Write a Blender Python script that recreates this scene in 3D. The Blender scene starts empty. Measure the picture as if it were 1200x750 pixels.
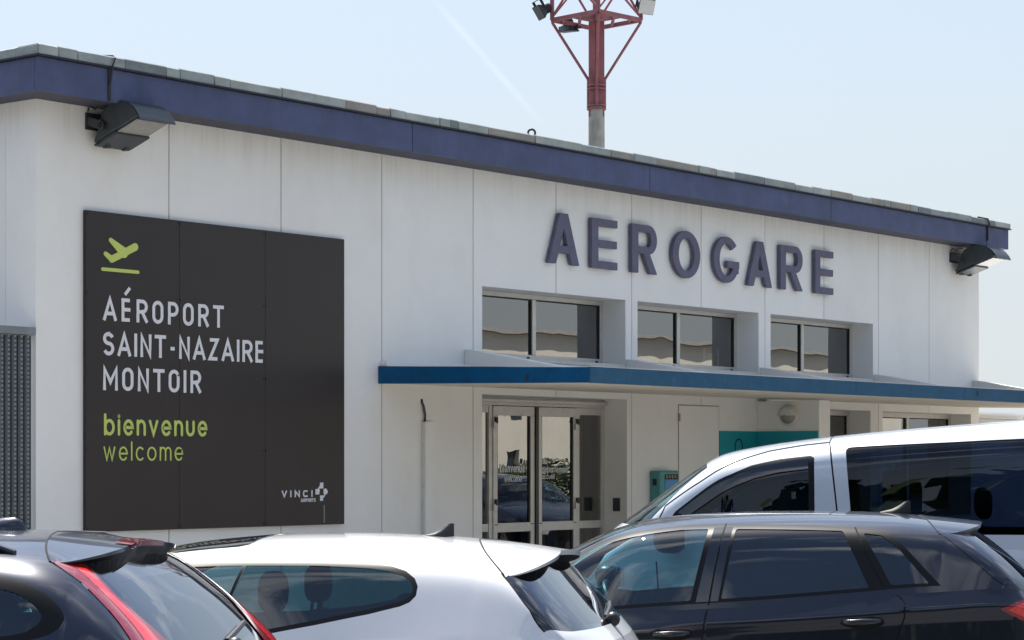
import bpy, bmesh, math, random
import numpy as np
from mathutils import Vector, Matrix
from mathutils.geometry import delaunay_2d_cdt
random.seed(7)
SC = bpy.context.scene
COL = SC.collection

# ------------------------------------------------------------------ camera
cam = bpy.data.cameras.new('camera')
co = bpy.data.objects.new('camera', cam)
COL.objects.link(co)
co.location = (-12.752, -15.695, 1.74)
co.rotation_euler = (math.radians(90), 0, math.radians(-51.206))
cam.sensor_width = 36
cam.lens = 78
cam.shift_y = 0.1383
cam.clip_end = 3000
SC.camera = co

# ------------------------------------------------------------------ sky and sun
SUN_EL, SUN_AZ = 62.0, 64.0           # elevation; azimuth counted from world +X towards +Y
world = bpy.data.worlds.new('World')
SC.world = world
world.use_nodes = True
wn, wl = world.node_tree.nodes, world.node_tree.links
wn.clear()
wout = wn.new('ShaderNodeOutputWorld')
wbg = wn.new('ShaderNodeBackground')
wbg.inputs['Strength'].default_value = 0.10
sky = wn.new('ShaderNodeTexSky')
sky.sky_type = 'NISHITA'
sky.sun_disc = False
sky.sun_elevation = math.radians(SUN_EL)
sky.sun_rotation = math.radians(90 - SUN_AZ)
sky.air_density = 1.0
sky.dust_density = 1.0
sky.ozone_density = 1.6
# thin streaky clouds laid out on a flat layer overhead, the same all round the sky
tc = wn.new('ShaderNodeTexCoord')
sep = wn.new('ShaderNodeSeparateXYZ')
wl.new(tc.outputs['Generated'], sep.inputs[0])
def wmath(op, a, b=None, c=None):
    n = wn.new('ShaderNodeMath'); n.operation = op
    for i, v in enumerate((a, b, c)):
        if v is None: continue
        if isinstance(v, (int, float)): n.inputs[i].default_value = v
        else: wl.new(v, n.inputs[i])
    return n.outputs[0]
zc_ = wmath('ADD', wmath('MAXIMUM', sep.outputs['Z'], 0.0), 0.09)
cx_ = wmath('DIVIDE', sep.outputs['X'], zc_)
cy_ = wmath('DIVIDE', sep.outputs['Y'], zc_)
cmb = wn.new('ShaderNodeCombineXYZ')
wl.new(cx_, cmb.inputs[0]); wl.new(wmath('MULTIPLY', cy_, 2.6), cmb.inputs[1])
cn = wn.new('ShaderNodeTexNoise')
cn.inputs['Scale'].default_value = 1.9
cn.inputs['Detail'].default_value = 9
cn.inputs['Roughness'].default_value = 0.58
cn.inputs['Distortion'].default_value = 0.5
wl.new(cmb.outputs[0], cn.inputs['Vector'])
cr = wn.new('ShaderNodeValToRGB')
cr.color_ramp.elements[0].position = 0.50
cr.color_ramp.elements[1].position = 0.68
wl.new(cn.outputs['Fac'], cr.inputs[0])
hz_ = wmath('MULTIPLY', cr.outputs['Color'], wmath('MULTIPLY', wmath('MINIMUM', wmath('MULTIPLY', wmath('MAXIMUM', wmath('SUBTRACT', sep.outputs['Z'], 0.20), 0.0), 3.0), 1.0), 0.80))
cmix = wn.new('ShaderNodeMix'); cmix.data_type = 'RGBA'
wl.new(hz_, cmix.inputs['Factor'])
wl.new(sky.outputs[0], cmix.inputs['A'])
cmix.inputs['B'].default_value = (11.0, 11.2, 11.6, 1)
# pale haze towards the horizon, the same in every direction
hf_ = wmath('MULTIPLY', wmath('MINIMUM', wmath('MAXIMUM', wmath('MULTIPLY', wmath('SUBTRACT', 0.55, sep.outputs['Z']), 2.1), 0.0), 1.0), 0.93)
hmix = wn.new('ShaderNodeMix'); hmix.data_type = 'RGBA'
wl.new(hf_, hmix.inputs['Factor'])
wl.new(cmix.outputs['Result'], hmix.inputs['A'])
hmix.inputs['B'].default_value = (3.52, 3.80, 3.98, 1)
# a faded contrail: a thin great-circle streak of limited length
def cdir(px, py):
    a_ = math.radians(38.794); x_, z_ = (px - 600) / 2600, (541 - py) / 2600
    return Vector((math.cos(a_) + x_ * math.sin(a_), math.sin(a_) - x_ * math.cos(a_), z_)).normalized()
cA, cB = cdir(500, -10), cdir(640, 150)
cN = cA.cross(cB).normalized(); cM = (cA + cB).normalized(); half = cA.angle(cB) / 2
def wdot(v):
    n = wn.new('ShaderNodeVectorMath'); n.operation = 'DOT_PRODUCT'; n.inputs[1].default_value = v
    wl.new(tc.outputs['Generated'], n.inputs[0]); return n.outputs['Value']
t1 = wmath('SUBTRACT', 1.0, wmath('MINIMUM', wmath('DIVIDE', wmath('ABSOLUTE', wdot(cN)), 0.0022), 1.0))
t2 = wmath('MULTIPLY', wmath('MINIMUM', wmath('MAXIMUM', wmath('MULTIPLY', wmath('SUBTRACT', wdot(cM), math.cos(half)), 1 / (1 - math.cos(half))), 0.0), 1.0), 0.16)
kmix = wn.new('ShaderNodeMix'); kmix.data_type = 'RGBA'
wl.new(wmath('MULTIPLY', wmath('MULTIPLY', t1, t2), cn.outputs['Fac']), kmix.inputs['Factor'])
wl.new(hmix.outputs['Result'], kmix.inputs['A']); kmix.inputs['B'].default_value = (9, 9, 9, 1)
wl.new(kmix.outputs['Result'], wbg.inputs['Color'])
wl.new(wbg.outputs[0], wout.inputs[0])

sun = bpy.data.lights.new('sun', 'SUN')
sun.energy = 5.0
sun.angle = math.radians(0.53)
sun.color = (1.0, 0.95, 0.87)
so = bpy.data.objects.new('sun', sun)
COL.objects.link(so)
el, az = math.radians(SUN_EL), math.radians(SUN_AZ)
sdir = Vector((math.cos(el) * math.cos(az), math.cos(el) * math.sin(az), math.sin(el)))
so.rotation_euler = sdir.to_track_quat('Z', 'Y').to_euler()
so.location = sdir * 60

SC.render.engine = 'CYCLES'
SC.view_settings.view_transform = 'Standard'
SC.view_settings.look = 'None'
SC.view_settings.gamma = 1
SC.view_settings.use_curve_mapping = False
SC.view_settings.exposure = 1.0

# ------------------------------------------------------------------ materials
M = {}
def mat(name, col, rough=0.6, metal=0.0, var=0.0, vscale=3.0, bump=0.0, bscale=60.0, coat=0.0, spec=0.5,
        dirt=None, inside=None, flake=0.0, pvar=0.0):
    """Principled material; var = mottling of the base colour, dirt = (colour, noise scale xyz, lo, hi, amount)."""
    m = bpy.data.materials.new(name); m.use_nodes = True
    nt = m.node_tree; N, L = nt.nodes, nt.links
    b = N['Principled BSDF']
    b.inputs['Base Color'].default_value = (*col, 1)
    b.inputs['Roughness'].default_value = rough
    b.inputs['Metallic'].default_value = metal
    b.inputs['Coat Weight'].default_value = coat
    b.inputs['Coat Roughness'].default_value = 0.03
    b.inputs['Specular IOR Level'].default_value = spec
    src = None
    tcn = N.new('ShaderNodeTexCoord')
    geo = N.new('ShaderNodeNewGeometry')
    if var:
        n = N.new('ShaderNodeTexNoise'); n.inputs['Scale'].default_value = vscale
        n.inputs['Detail'].default_value = 6; n.inputs['Roughness'].default_value = 0.65
        L.new(geo.outputs['Position'], n.inputs['Vector'])
        mp = N.new('ShaderNodeMapRange')
        mp.inputs['From Min'].default_value = 0.3; mp.inputs['From Max'].default_value = 0.7
        mp.inputs['To Min'].default_value = 1 - var; mp.inputs['To Max'].default_value = 1 + var
        L.new(n.outputs['Fac'], mp.inputs['Value'])
        mx = N.new('ShaderNodeVectorMath'); mx.operation = 'SCALE'
        mx.inputs[0].default_value = col
        L.new(mp.outputs[0], mx.inputs['Scale'])
        src = mx.outputs[0]
    for d in (dirt or []):
        dc, sc, lo, hi, amt = d[:5]
        vm = N.new('ShaderNodeVectorMath'); vm.operation = 'MULTIPLY'
        vm.inputs[1].default_value = sc
        L.new(geo.outputs['Position'], vm.inputs[0])
        n = N.new('ShaderNodeTexNoise'); n.inputs['Scale'].default_value = 1
        n.inputs['Detail'].default_value = 7; n.inputs['Roughness'].default_value = 0.7
        L.new(vm.outputs[0], n.inputs['Vector'])
        r = N.new('ShaderNodeMapRange'); r.inputs['From Min'].default_value = lo; r.inputs['From Max'].default_value = hi
        r.inputs['To Max'].default_value = amt
        L.new(n.outputs['Fac'], r.inputs['Value'])
        fac = r.outputs[0]
        if len(d) > 5:                       # height band where this wear sits
            z0, z1 = d[5]
            sp = N.new('ShaderNodeSeparateXYZ'); L.new(geo.outputs['Position'], sp.inputs[0])
            r2 = N.new('ShaderNodeMapRange'); r2.inputs['From Min'].default_value = z0; r2.inputs['From Max'].default_value = z1
            L.new(sp.outputs['Z'], r2.inputs['Value'])
            mm = N.new('ShaderNodeMath'); mm.operation = 'MULTIPLY'
            L.new(fac, mm.inputs[0]); L.new(r2.outputs[0], mm.inputs[1]); fac = mm.outputs[0]
        mixn = N.new('ShaderNodeMix'); mixn.data_type = 'RGBA'
        L.new(fac, mixn.inputs['Factor'])
        if src is None: mixn.inputs['A'].default_value = (*col, 1)
        else: L.new(src, mixn.inputs['A'])
        mixn.inputs['B'].default_value = (*dc, 1)
        src = mixn.outputs['Result']
    if pvar:
        oi = N.new('ShaderNodeObjectInfo'); r3 = N.new('ShaderNodeMapRange'); r3.inputs['To Min'].default_value = 1 - pvar; r3.inputs['To Max'].default_value = 1 + pvar
        L.new(oi.outputs['Random'], r3.inputs['Value']); sc3 = N.new('ShaderNodeVectorMath'); sc3.operation = 'SCALE'
        L.new(src, sc3.inputs[0]); L.new(r3.outputs[0], sc3.inputs['Scale']); src = sc3.outputs[0]
    if src is not None: L.new(src, b.inputs['Base Color'])
    if bump:
        n = N.new('ShaderNodeTexNoise'); n.inputs['Scale'].default_value = bscale
        n.inputs['Detail'].default_value = 5
        L.new(geo.outputs['Position'], n.inputs['Vector'])
        bp = N.new('ShaderNodeBump'); bp.inputs['Strength'].default_value = bump; bp.inputs['Distance'].default_value = 0.01
        L.new(n.outputs['Fac'], bp.inputs['Height'])
        L.new(bp.outputs[0], b.inputs['Normal'])
    if flake:
        n = N.new('ShaderNodeTexVoronoi'); n.inputs['Scale'].default_value = 900
        L.new(tcn.outputs['Object'], n.inputs['Vector'])
        r = N.new('ShaderNodeMapRange'); r.inputs['To Min'].default_value = rough - flake; r.inputs['To Max'].default_value = rough + flake
        L.new(n.outputs['Color'], r.inputs['Value']); L.new(r.outputs[0], b.inputs['Roughness'])
    if inside:                               # two-sided sheet: trim cloth on the inner side
        b2 = N.new('ShaderNodeBsdfPrincipled'); b2.inputs['Base Color'].default_value = (*inside, 1)
        b2.inputs['Roughness'].default_value = 0.85
        ms = N.new('ShaderNodeMixShader'); L.new(geo.outputs['Backfacing'], ms.inputs[0])
        L.new(b.outputs[0], ms.inputs[1]); L.new(b2.outputs[0], ms.inputs[2])
        L.new(ms.outputs[0], N['Material Output'].inputs[0])
    M[name] = m
    return m

def glass(name, tint, f0=0.07, wobble=0.0, wscale=1.2, rough=0.0, gain=1.0):
    """thin pane: tinted see-through mixed with a mirror by Schlick reflectance"""
    m = bpy.data.materials.new(name); m.use_nodes = True
    nt = m.node_tree; N, L = nt.nodes, nt.links
    N.remove(N['Principled BSDF'])
    tr = N.new('ShaderNodeBsdfTransparent'); tr.inputs[0].default_value = (*tint, 1)
    gl = N.new('ShaderNodeBsdfGlossy'); gl.inputs['Roughness'].default_value = rough
    gl.inputs['Color'].default_value = (gain, gain, gain, 1)
    geo = N.new('ShaderNodeNewGeometry')
    dp = N.new('ShaderNodeVectorMath'); dp.operation = 'DOT_PRODUCT'
    L.new(geo.outputs['Incoming'], dp.inputs[0]); L.new(geo.outputs['Normal'], dp.inputs[1])
    def mt(op, x, y=None):
        n = N.new('ShaderNodeMath'); n.operation = op
        for i, q in enumerate((x, y)):
            if q is None: continue
            if isinstance(q, (int, float)): n.inputs[i].default_value = q
            else: L.new(q, n.inputs[i])
        return n.outputs[0]
    sch = mt('POWER', mt('SUBTRACT', 1.0, mt('ABSOLUTE', dp.outputs['Value'])), 5.0)
    fr = mt('ADD', mt('MULTIPLY', sch, 1 - f0), f0)
    if wobble:
        n = N.new('ShaderNodeTexNoise'); n.inputs['Scale'].default_value = wscale; n.inputs['Detail'].default_value = 1.5
        L.new(geo.outputs['Position'], n.inputs['Vector'])
        bp = N.new('ShaderNodeBump'); bp.inputs['Strength'].default_value = wobble; bp.inputs['Distance'].default_value = 0.02
        L.new(n.outputs['Fac'], bp.inputs['Height'])
        L.new(bp.outputs[0], gl.inputs['Normal'])
    ms = N.new('ShaderNodeMixShader')
    L.new(fr, ms.inputs[0]); L.new(tr.outputs[0], ms.inputs[1]); L.new(gl.outputs[0], ms.inputs[2])
    L.new(ms.outputs[0], N['Material Output'].inputs[0])
    M[name] = m
    return m

mat('wall', (0.77, 0.768, 0.745), 0.75, pvar=0.022, var=0.035, vscale=1.1, bump=0.08, bscale=45,
    dirt=[((0.42, 0.38, 0.31), (9, 9, 0.35), 0.46, 0.78, 0.42, (4.5, 5.0)),
          ((0.55, 0.53, 0.48), (1.3, 1.3, 0.8), 0.52, 0.8, 0.25),
          ((0.30, 0.27, 0.22), (30, 30, 24), 0.66, 0.78, 0.35)])
mat('joint', (0.30, 0.25, 0.18), 0.9, var=0.25, vscale=6)
mat('concrete', (0.60, 0.60, 0.575), 0.85, var=0.12, vscale=5, bump=0.25, bscale=30,
    dirt=[((0.28, 0.27, 0.25), (5, 5, 5), 0.5, 0.75, 0.6)])
mat('soffit', (0.64, 0.61, 0.545), 0.8, var=0.06, vscale=2.5, bump=0.08)
mat('fascia', (0.068, 0.086, 0.172), 0.6, spec=0.3, var=0.18, vscale=2.2, bump=0.06, bscale=14,
    dirt=[((0.05, 0.055, 0.09), (14, 14, 1.0), 0.5, 0.85, 0.5), ((0.14, 0.15, 0.23), (4, 4, 3), 0.55, 0.8, 0.35)])
mat('fascia_under', (0.05, 0.055, 0.085), 0.7, var=0.15)
mat('zinc', (0.27, 0.305, 0.30), 0.55, 0.25, var=0.22, vscale=2.3, bump=0.15, bscale=18,
    dirt=[((0.30, 0.25, 0.17), (7, 7, 7), 0.55, 0.78, 0.55), ((0.09, 0.10, 0.10), (3, 3, 9), 0.52, 0.75, 0.55)])
for nm_, c_ in (('zinc_pale', (0.33, 0.36, 0.345)), ('zinc_brown', (0.27, 0.255, 0.225)), ('zinc_dark', (0.17, 0.195, 0.195))):
    mat(nm_, c_, 0.55, 0.2, var=0.22, vscale=2.9, bump=0.15, bscale=18, dirt=[((0.34, 0.29, 0.21), (7, 7, 7), 0.55, 0.78, 0.5), ((0.09, 0.10, 0.10), (3, 3, 9), 0.52, 0.75, 0.5)])
mat('dark_strip', (0.02, 0.022, 0.03), 0.7)
mat('canopy_blue', (0.002, 0.075, 0.19), 0.6, spec=0.15, var=0.12, vscale=5, bump=0.12, bscale=22,
    dirt=[((0.01, 0.035, 0.075), (6, 6, 10), 0.52, 0.76, 0.7), ((0.10, 0.17, 0.23), (22, 22, 9), 0.62, 0.72, 0.5)])
mat('canopy_blue_faded', (0.022, 0.090, 0.170), 0.65, spec=0.2, var=0.14, vscale=7, bump=0.15, bscale=22,
    dirt=[((0.02, 0.05, 0.09), (5, 5, 11), 0.56, 0.78, 0.65), ((0.16, 0.23, 0.30), (9, 9, 3), 0.6, 0.8, 0.5)])
mat('letter_paint', (0.108, 0.104, 0.165), 0.55, spec=0.3, var=0.14, vscale=9, bump=0.08, bscale=40,
    dirt=[((0.25, 0.12, 0.05), (11, 11, 14), 0.70, 0.78, 0.8)])
mat('sign_board', (0.0200, 0.0140, 0.0140), 0.42, spec=0.4, var=0.10, vscale=1.3, bump=0.012, bscale=6)
mat('sign_white', (0.68, 0.69, 0.72), 0.5)
mat('sign_green', (0.50, 0.60, 0.13), 0.5)
mat('alu', (0.55, 0.535, 0.50), 0.45, 0.35, var=0.08, vscale=9, dirt=[((0.20, 0.18, 0.15), (12, 12, 12), 0.58, 0.8, 0.5)])
mat('rubber', (0.012, 0.012, 0.013), 0.6)
mat('black_plastic', (0.014, 0.015, 0.017), 0.42, bump=0.05, bscale=300)
mat('gloss_black', (0.006, 0.006, 0.008), 0.08, coat=1.0)
mat('lamp_body', (0.045, 0.055, 0.062), 0.42, 0.3, var=0.15, vscale=12, dirt=[((0.12, 0.12, 0.11), (15, 15, 15), 0.55, 0.8, 0.4)])
mat('lamp_lens', (0.27, 0.27, 0.25), 0.2, var=0.12, vscale=14)
mat('mast_red', (0.28, 0.095, 0.105), 0.6, var=0.2, vscale=6, dirt=[((0.28, 0.15, 0.09), (12, 12, 12), 0.56, 0.76, 0.7)])
mat('mast_pole', (0.34, 0.33, 0.29), 0.85, var=0.2, vscale=4, dirt=[((0.12, 0.12, 0.10), (16, 16, 2), 0.5, 0.8, 0.6)])
mat('screen_metal', (0.20, 0.22, 0.235), 0.45, 0.5, var=0.15, vscale=8)
mat('screen_dark', (0.03, 0.045, 0.06), 0.6)
mat('teal', (0.004, 0.27, 0.33), 0.5, var=0.05, vscale=2)
mat('callbox', (0.06, 0.27, 0.28), 0.45, var=0.08, vscale=10)
mat('poster_blue', (0.02, 0.22, 0.50), 0.35)
mat('asphalt', (0.122, 0.125, 0.130), 0.9, var=0.25, vscale=0.6, bump=0.6, bscale=160,
    dirt=[((0.165, 0.168, 0.17), (0.5, 0.5, 0.5), 0.5, 0.7, 0.5)])
mat('paving', (0.54, 0.475, 0.38), 0.85, var=0.12, vscale=1.5, bump=0.2, bscale=60)
mat('kerb', (0.38, 0.37, 0.35), 0.8, var=0.1, bump=0.2)
mat('road_paint', (0.62, 0.62, 0.60), 0.7, var=0.12, vscale=9)
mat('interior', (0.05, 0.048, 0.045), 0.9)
mat('blind', (0.16, 0.145, 0.12), 0.8, var=0.1)
mat('cream', (0.84, 0.78, 0.66), 0.8, var=0.06, vscale=0.5)
mat('far_roof', (0.42, 0.40, 0.37), 0.8, var=0.15)
mat('far_glass', (0.04, 0.05, 0.06), 0.15)
mat('hedge', (0.045, 0.075, 0.025), 0.8, var=0.5, vscale=2.0)
mat('roof_felt', (0.12, 0.12, 0.12), 0.9, var=0.2)
mat('white_plate', (0.75, 0.75, 0.75), 0.5)
glass('window_glass', (0.30, 0.33, 0.33), 0.24, wobble=0.10, wscale=1.1)
glass('door_glass', (0.32, 0.35, 0.35), 0.22, wobble=0.05, wscale=2.0)

# ------------------------------------------------------------------ object helpers
def tag(o, label, cat, group=None):
    o['label'] = label; o['category'] = cat
    if group: o['group'] = group
    return o
def empty(name, loc=(0, 0, 0), rz=0.0, label=None, cat=None, group=None):
    o = bpy.data.objects.new(name, None); COL.objects.link(o)
    o.location = loc; o.rotation_euler = (0, 0, rz); o.empty_display_size = 0.2
    if label: tag(o, label, cat, group)
    return o
class MB:
    """collects simple solids into one mesh"""
    def __init__(self): self.v = []; self.f = []
    def add(self, vs, fs):
        b = len(self.v); self.v += [tuple(map(float, p)) for p in vs]; self.f += [tuple(b + i for i in q) for q in fs]; return self
    def box(self, a, b):
        (x0, y0, z0), (x1, y1, z1) = a, b
        return self.add([(x0, y0, z0), (x1, y0, z0), (x1, y1, z0), (x0, y1, z0), (x0, y0, z1), (x1, y0, z1), (x1, y1, z1), (x0, y1, z1)],
                        [(0, 3, 2, 1), (4, 5, 6, 7), (0, 1, 5, 4), (1, 2, 6, 5), (2, 3, 7, 6), (3, 0, 4, 7)])
    def prism(self, pts, axis, a, b):
        """pts: polygon in the two other axes (in xyz order), extruded along axis from a to b"""
        n = len(pts)
        def mk(p, t):
            q = list(p); q.insert(axis, t); return tuple(q)
        vs = [mk(p, a) for p in pts] + [mk(p, b) for p in pts]
        fs = [tuple(range(n)), tuple(range(2 * n - 1, n - 1, -1))] + [(i, (i + 1) % n, n + (i + 1) % n, n + i) for i in range(n)]
        return self.add(vs, fs)
    def tube(self, pts, r, n=8, cap=True):
        pts = [Vector(p) for p in pts]; rings = []
        for i, p in enumerate(pts):
            d = (pts[min(i + 1, len(pts) - 1)] - pts[max(i - 1, 0)]).normalized()
            u = d.cross(Vector((0, 0, 1)))
            if u.length < 1e-3: u = d.cross(Vector((0, 1, 0)))
            u.normalize(); w = u.cross(d)
            rr = r[i] if isinstance(r, (list, tuple)) else r
            rings.append([p + (u * math.cos(2 * math.pi * k / n) + w * math.sin(2 * math.pi * k / n)) * rr for k in range(n)])
        vs = [q for R in rings for q in R]; fs = []
        for i in range(len(rings) - 1):
            for k in range(n):
                fs.append((i * n + k, i * n + (k + 1) % n, (i + 1) * n + (k + 1) % n, (i + 1) * n + k))
        if cap: fs += [tuple(range(n - 1, -1, -1)), tuple((len(rings) - 1) * n + k for k in range(n))]
        return self.add(vs, fs)
    def lathe(self, prof, centre, axis, n=32):
        """prof: (radius, height) pairs, axis 0/1/2"""
        vs = []; fs = []
        for r, h in prof:
            for k in range(n):
                a = 2 * math.pi * k / n; p = [r * math.cos(a), r * math.sin(a)]; p.insert(axis, h)
                vs.append(tuple(p[i] + centre[i] for i in range(3)))
        for i in range(len(prof) - 1):
            for k in range(n):
                fs.append((i * n + k, i * n + (k + 1) % n, (i + 1) * n + (k + 1) % n, (i + 1) * n + k))
        return self.add(vs, fs)
    def build(self, name, m, parent=None, bevel=0.0, smooth=False, seg=2, normals=None):
        me = bpy.data.meshes.new(name); me.from_pydata(self.v, [], self.f)
        bm = bmesh.new(); bm.from_mesh(me)
        if normals is None: bmesh.ops.recalc_face_normals(bm, faces=bm.faces)
        bm.to_mesh(me); bm.free()
        me.materials.append(M[m] if isinstance(m, str) else m)
        o = bpy.data.objects.new(name, me); COL.objects.link(o)
        if parent is not None: o.parent = parent
        if smooth:
            for p in me.polygons: p.use_smooth = True
            if smooth != 'all':
                me.set_sharp_from_angle(angle=math.radians(smooth if smooth is not True else 35))
        if normals is not None: me.normals_split_custom_set_from_vertices(normals)
        if bevel:
            b = o.modifiers.new('bevel', 'BEVEL'); b.width = bevel; b.segments = seg; b.limit_method = 'ANGLE'; b.angle_limit = math.radians(40)
        return o
def boxo(name, a, b, m, parent=None, bevel=0.0):
    return MB().box(a, b).build(name, m, parent, bevel)
def struct(o): o['kind'] = 'structure'; return o
def wall_sheet(x0, x1, z0, z1, holes, y0, y1):
    """box wall between y0 (front) and y1 with rectangular openings"""
    xs = sorted({x0, x1} | {min(max(h[i], x0), x1) for h in holes for i in (0, 1)})
    zs = sorted({z0, z1} | {min(max(h[i], z0), z1) for h in holes for i in (2, 3)})
    def solid(i, j):
        if not (0 <= i < len(xs) - 1 and 0 <= j < len(zs) - 1): return False
        cx, cz = (xs[i] + xs[i + 1]) / 2, (zs[j] + zs[j + 1]) / 2
        return not any(h[0] < cx < h[1] and h[2] < cz < h[3] for h in holes)
    m = MB()
    for i in range(len(xs) - 1):
        for j in range(len(zs) - 1):
            if not solid(i, j): continue
            a, b, c, d = xs[i], xs[i + 1], zs[j], zs[j + 1]
            m.add([(a, y0, c), (b, y0, c), (b, y0, d), (a, y0, d)], [(0, 1, 2, 3)])
            m.add([(a, y1, c), (b, y1, c), (b, y1, d), (a, y1, d)], [(3, 2, 1, 0)])
            if not solid(i - 1, j): m.add([(a, y0, c), (a, y0, d), (a, y1, d), (a, y1, c)], [(0, 1, 2, 3)])
            if not solid(i + 1, j): m.add([(b, y0, c), (b, y1, c), (b, y1, d), (b, y0, d)], [(0, 1, 2, 3)])
            if not solid(i, j - 1): m.add([(a, y0, c), (a, y1, c), (b, y1, c), (b, y0, c)], [(0, 1, 2, 3)])
            if not solid(i, j + 1): m.add([(a, y0, d), (b, y0, d), (b, y1, d), (a, y1, d)], [(0, 1, 2, 3)])
    return m
def build_raw(mb, name, m, parent=None):
    me = bpy.data.meshes.new(name); me.from_pydata(mb.v, [], mb.f)
    me.materials.append(M[m] if isinstance(m, str) else m)
    o = bpy.data.objects.new(name, me); COL.objects.link(o)
    if parent is not None: o.parent = parent
    return o

# ------------------------------------------------------------------ stroke lettering
def arc(cx, cy, rx, ry, a0, a1, n=12):
    return [(cx + rx * math.cos(math.radians(a0 + (a1 - a0) * i / n)), cy + ry * math.sin(math.radians(a0 + (a1 - a0) * i / n))) for i in range(n + 1)]
def rrect(w, h, r):
    """closed loop of a letter O with straight flanks"""
    p = arc(w - r, h - r, r, r, 0, 90, 8) + arc(r, h - r, r, r, 90, 180, 8) + arc(r, r, r, r, 180, 270, 8) + arc(w - r, r, r, r, 270, 360, 8)
    return p + [p[0]]
def caps(ch, w):
    """stroke skeletons, cap height 1, skeleton width w"""
    r = min(w / 2, 0.30)
    bowl = lambda y0, y1: [(0, y1)] + [(w - (y1 - y0) / 2, y1)] + arc(w - (y1 - y0) / 2, (y0 + y1) / 2, (y1 - y0) / 2, (y1 - y0) / 2, 90, -90, 12)[1:] + [(0, y0)]
    G = {'A': [[(0, 0), (w / 2, 1), (w, 0)], [(w * .15, .27), (w * .85, .27)]],
         'E': [[(w * .92, 1), (0, 1), (0, 0), (w * .92, 0)], [(0, .52), (w * .80, .52)]],
         'R': [[(0, 0), (0, 1)], bowl(.46, 1), [(w * .50, .46), (w, 0)]],
         'P': [[(0, 0), (0, 1)], bowl(.42, 1)],
         'O': [rrect(w, 1, r)],
         'T': [[(0, 1), (w, 1)], [(w / 2, 1), (w / 2, 0)]],
         'I': [[(0, 0), (0, 1)]],
         'N': [[(0, 0), (0, 1), (w, 0), (w, 1)]],
         'M': [[(0, 0), (0, 1), (w / 2, .32), (w, 1), (w, 0)]],
         'Z': [[(0, 1), (w, 1), (0, 0), (w, 0)]],
         'V': [[(0, 1), (w / 2, 0), (w, 1)]],
         'C': [arc(w - r, 1 - r, r, r, 35, 90, 6) + arc(r, 1 - r, r, r, 90, 180, 8) + arc(r, r, r, r, 180, 270, 8) + arc(w - r, r, r, r, 270, 325, 6)],
         'D': [[(0, 0), (0, 1), (w - .3, 1)] + arc(w - .3, .7, .3, .3, 90, 0, 6) + arc(w - .3, .3, .3, .3, 0, -90, 6) + [(0, 0)]],
         'S': [arc(w - r, 1 - r, r, r * .9, 25, 90, 6) + arc(r, .76, r, .24, 90, 270, 10) + arc(w - r, .26, r, .26, 90, -90, 10)[0:] + arc(r, r, r, r, 270, 205, 6)],
         '-': [[(0, .42), (w, .42)]],
         'G': [arc(w - r, 1 - r, r, r, 30, 90, 6) + arc(r, 1 - r, r, r, 90, 180, 8) + arc(r, r, r, r, 180, 270, 8) + arc(w - r, r, r, r, 270, 360, 8) + [(w, .44), (w * .55, .44)]]}
    return G[ch]
def lower(ch):
    """round lowercase, x-height 1 -> ascender 1.42; returns (strokes, advance width)"""
    r = .40
    G = {'b': ([[(0, 1.42), (0, 0)], arc(r, .5, r, .5, 0, 360, 24)], .80),
         'i': ([[(0, 0), (0, 1)], [(0, 1.30), (0, 1.36)]], .0),
         'e': ([[(.03, .5), (.78, .5)] + arc(r, .5, .39, .5, 0, 318, 22)], .78),
         'n': ([[(0, 0), (0, 1)], [(0, .55)] + arc(.34, .60, .34, .40, 180, 0, 12) + [(.68, 0)]], .68),
         'v': ([[(0, 1), (.36, 0), (.72, 1)]], .72),
         'u': ([[(0, 1), (0, .40)] + arc(.34, .40, .34, .40, 180, 360, 12) + [(.68, 1)]], .68),
         'w': ([[(0, 1), (.27, 0), (.54, .95), (.81, 0), (1.08, 1)]], 1.08),
         'l': ([[(0, 1.42), (0, 0)]], .0),
         'c': ([arc(r, .5, .40, .5, 48, 312, 20)], .72),
         'o': ([arc(.42, .5, .42, .5, 0, 360, 24)], .84),
         'm': ([[(0, 0), (0, 1)], [(0, .55)] + arc(.28, .64, .28, .36, 180, 0, 10) + [(.56, 0)], [(.56, .55)] + arc(.84, .64, .28, .36, 180, 0, 10) + [(1.12, 0)]], 1.12),
         'a': ([arc(.38, .5, .38, .5, 0, 360, 22), [(.76, 1), (.76, 0)]], .76),
         'r': ([[(0, 0), (0, 1)], [(0, .6)] + arc(.32, .62, .32, .38, 180, 70, 8)], .42),
         't': ([[(.18, 1.3), (.18, 0)], [(0, 1), (.44, 1)]], .44),
         'd': ([[(.78, 1.42), (.78, 0)], arc(.39, .5, .39, .5, 0, 360, 24)], .78),
         'p': ([[(0, 1), (0, -.42)], arc(.39, .5, .39, .5, 0, 360, 24)], .78),
         's': ([arc(.28, .74, .27, .25, 40, 270, 10) + arc(.28, .25, .28, .25, 90, -140, 10)], .58)}
    return G[ch]
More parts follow.
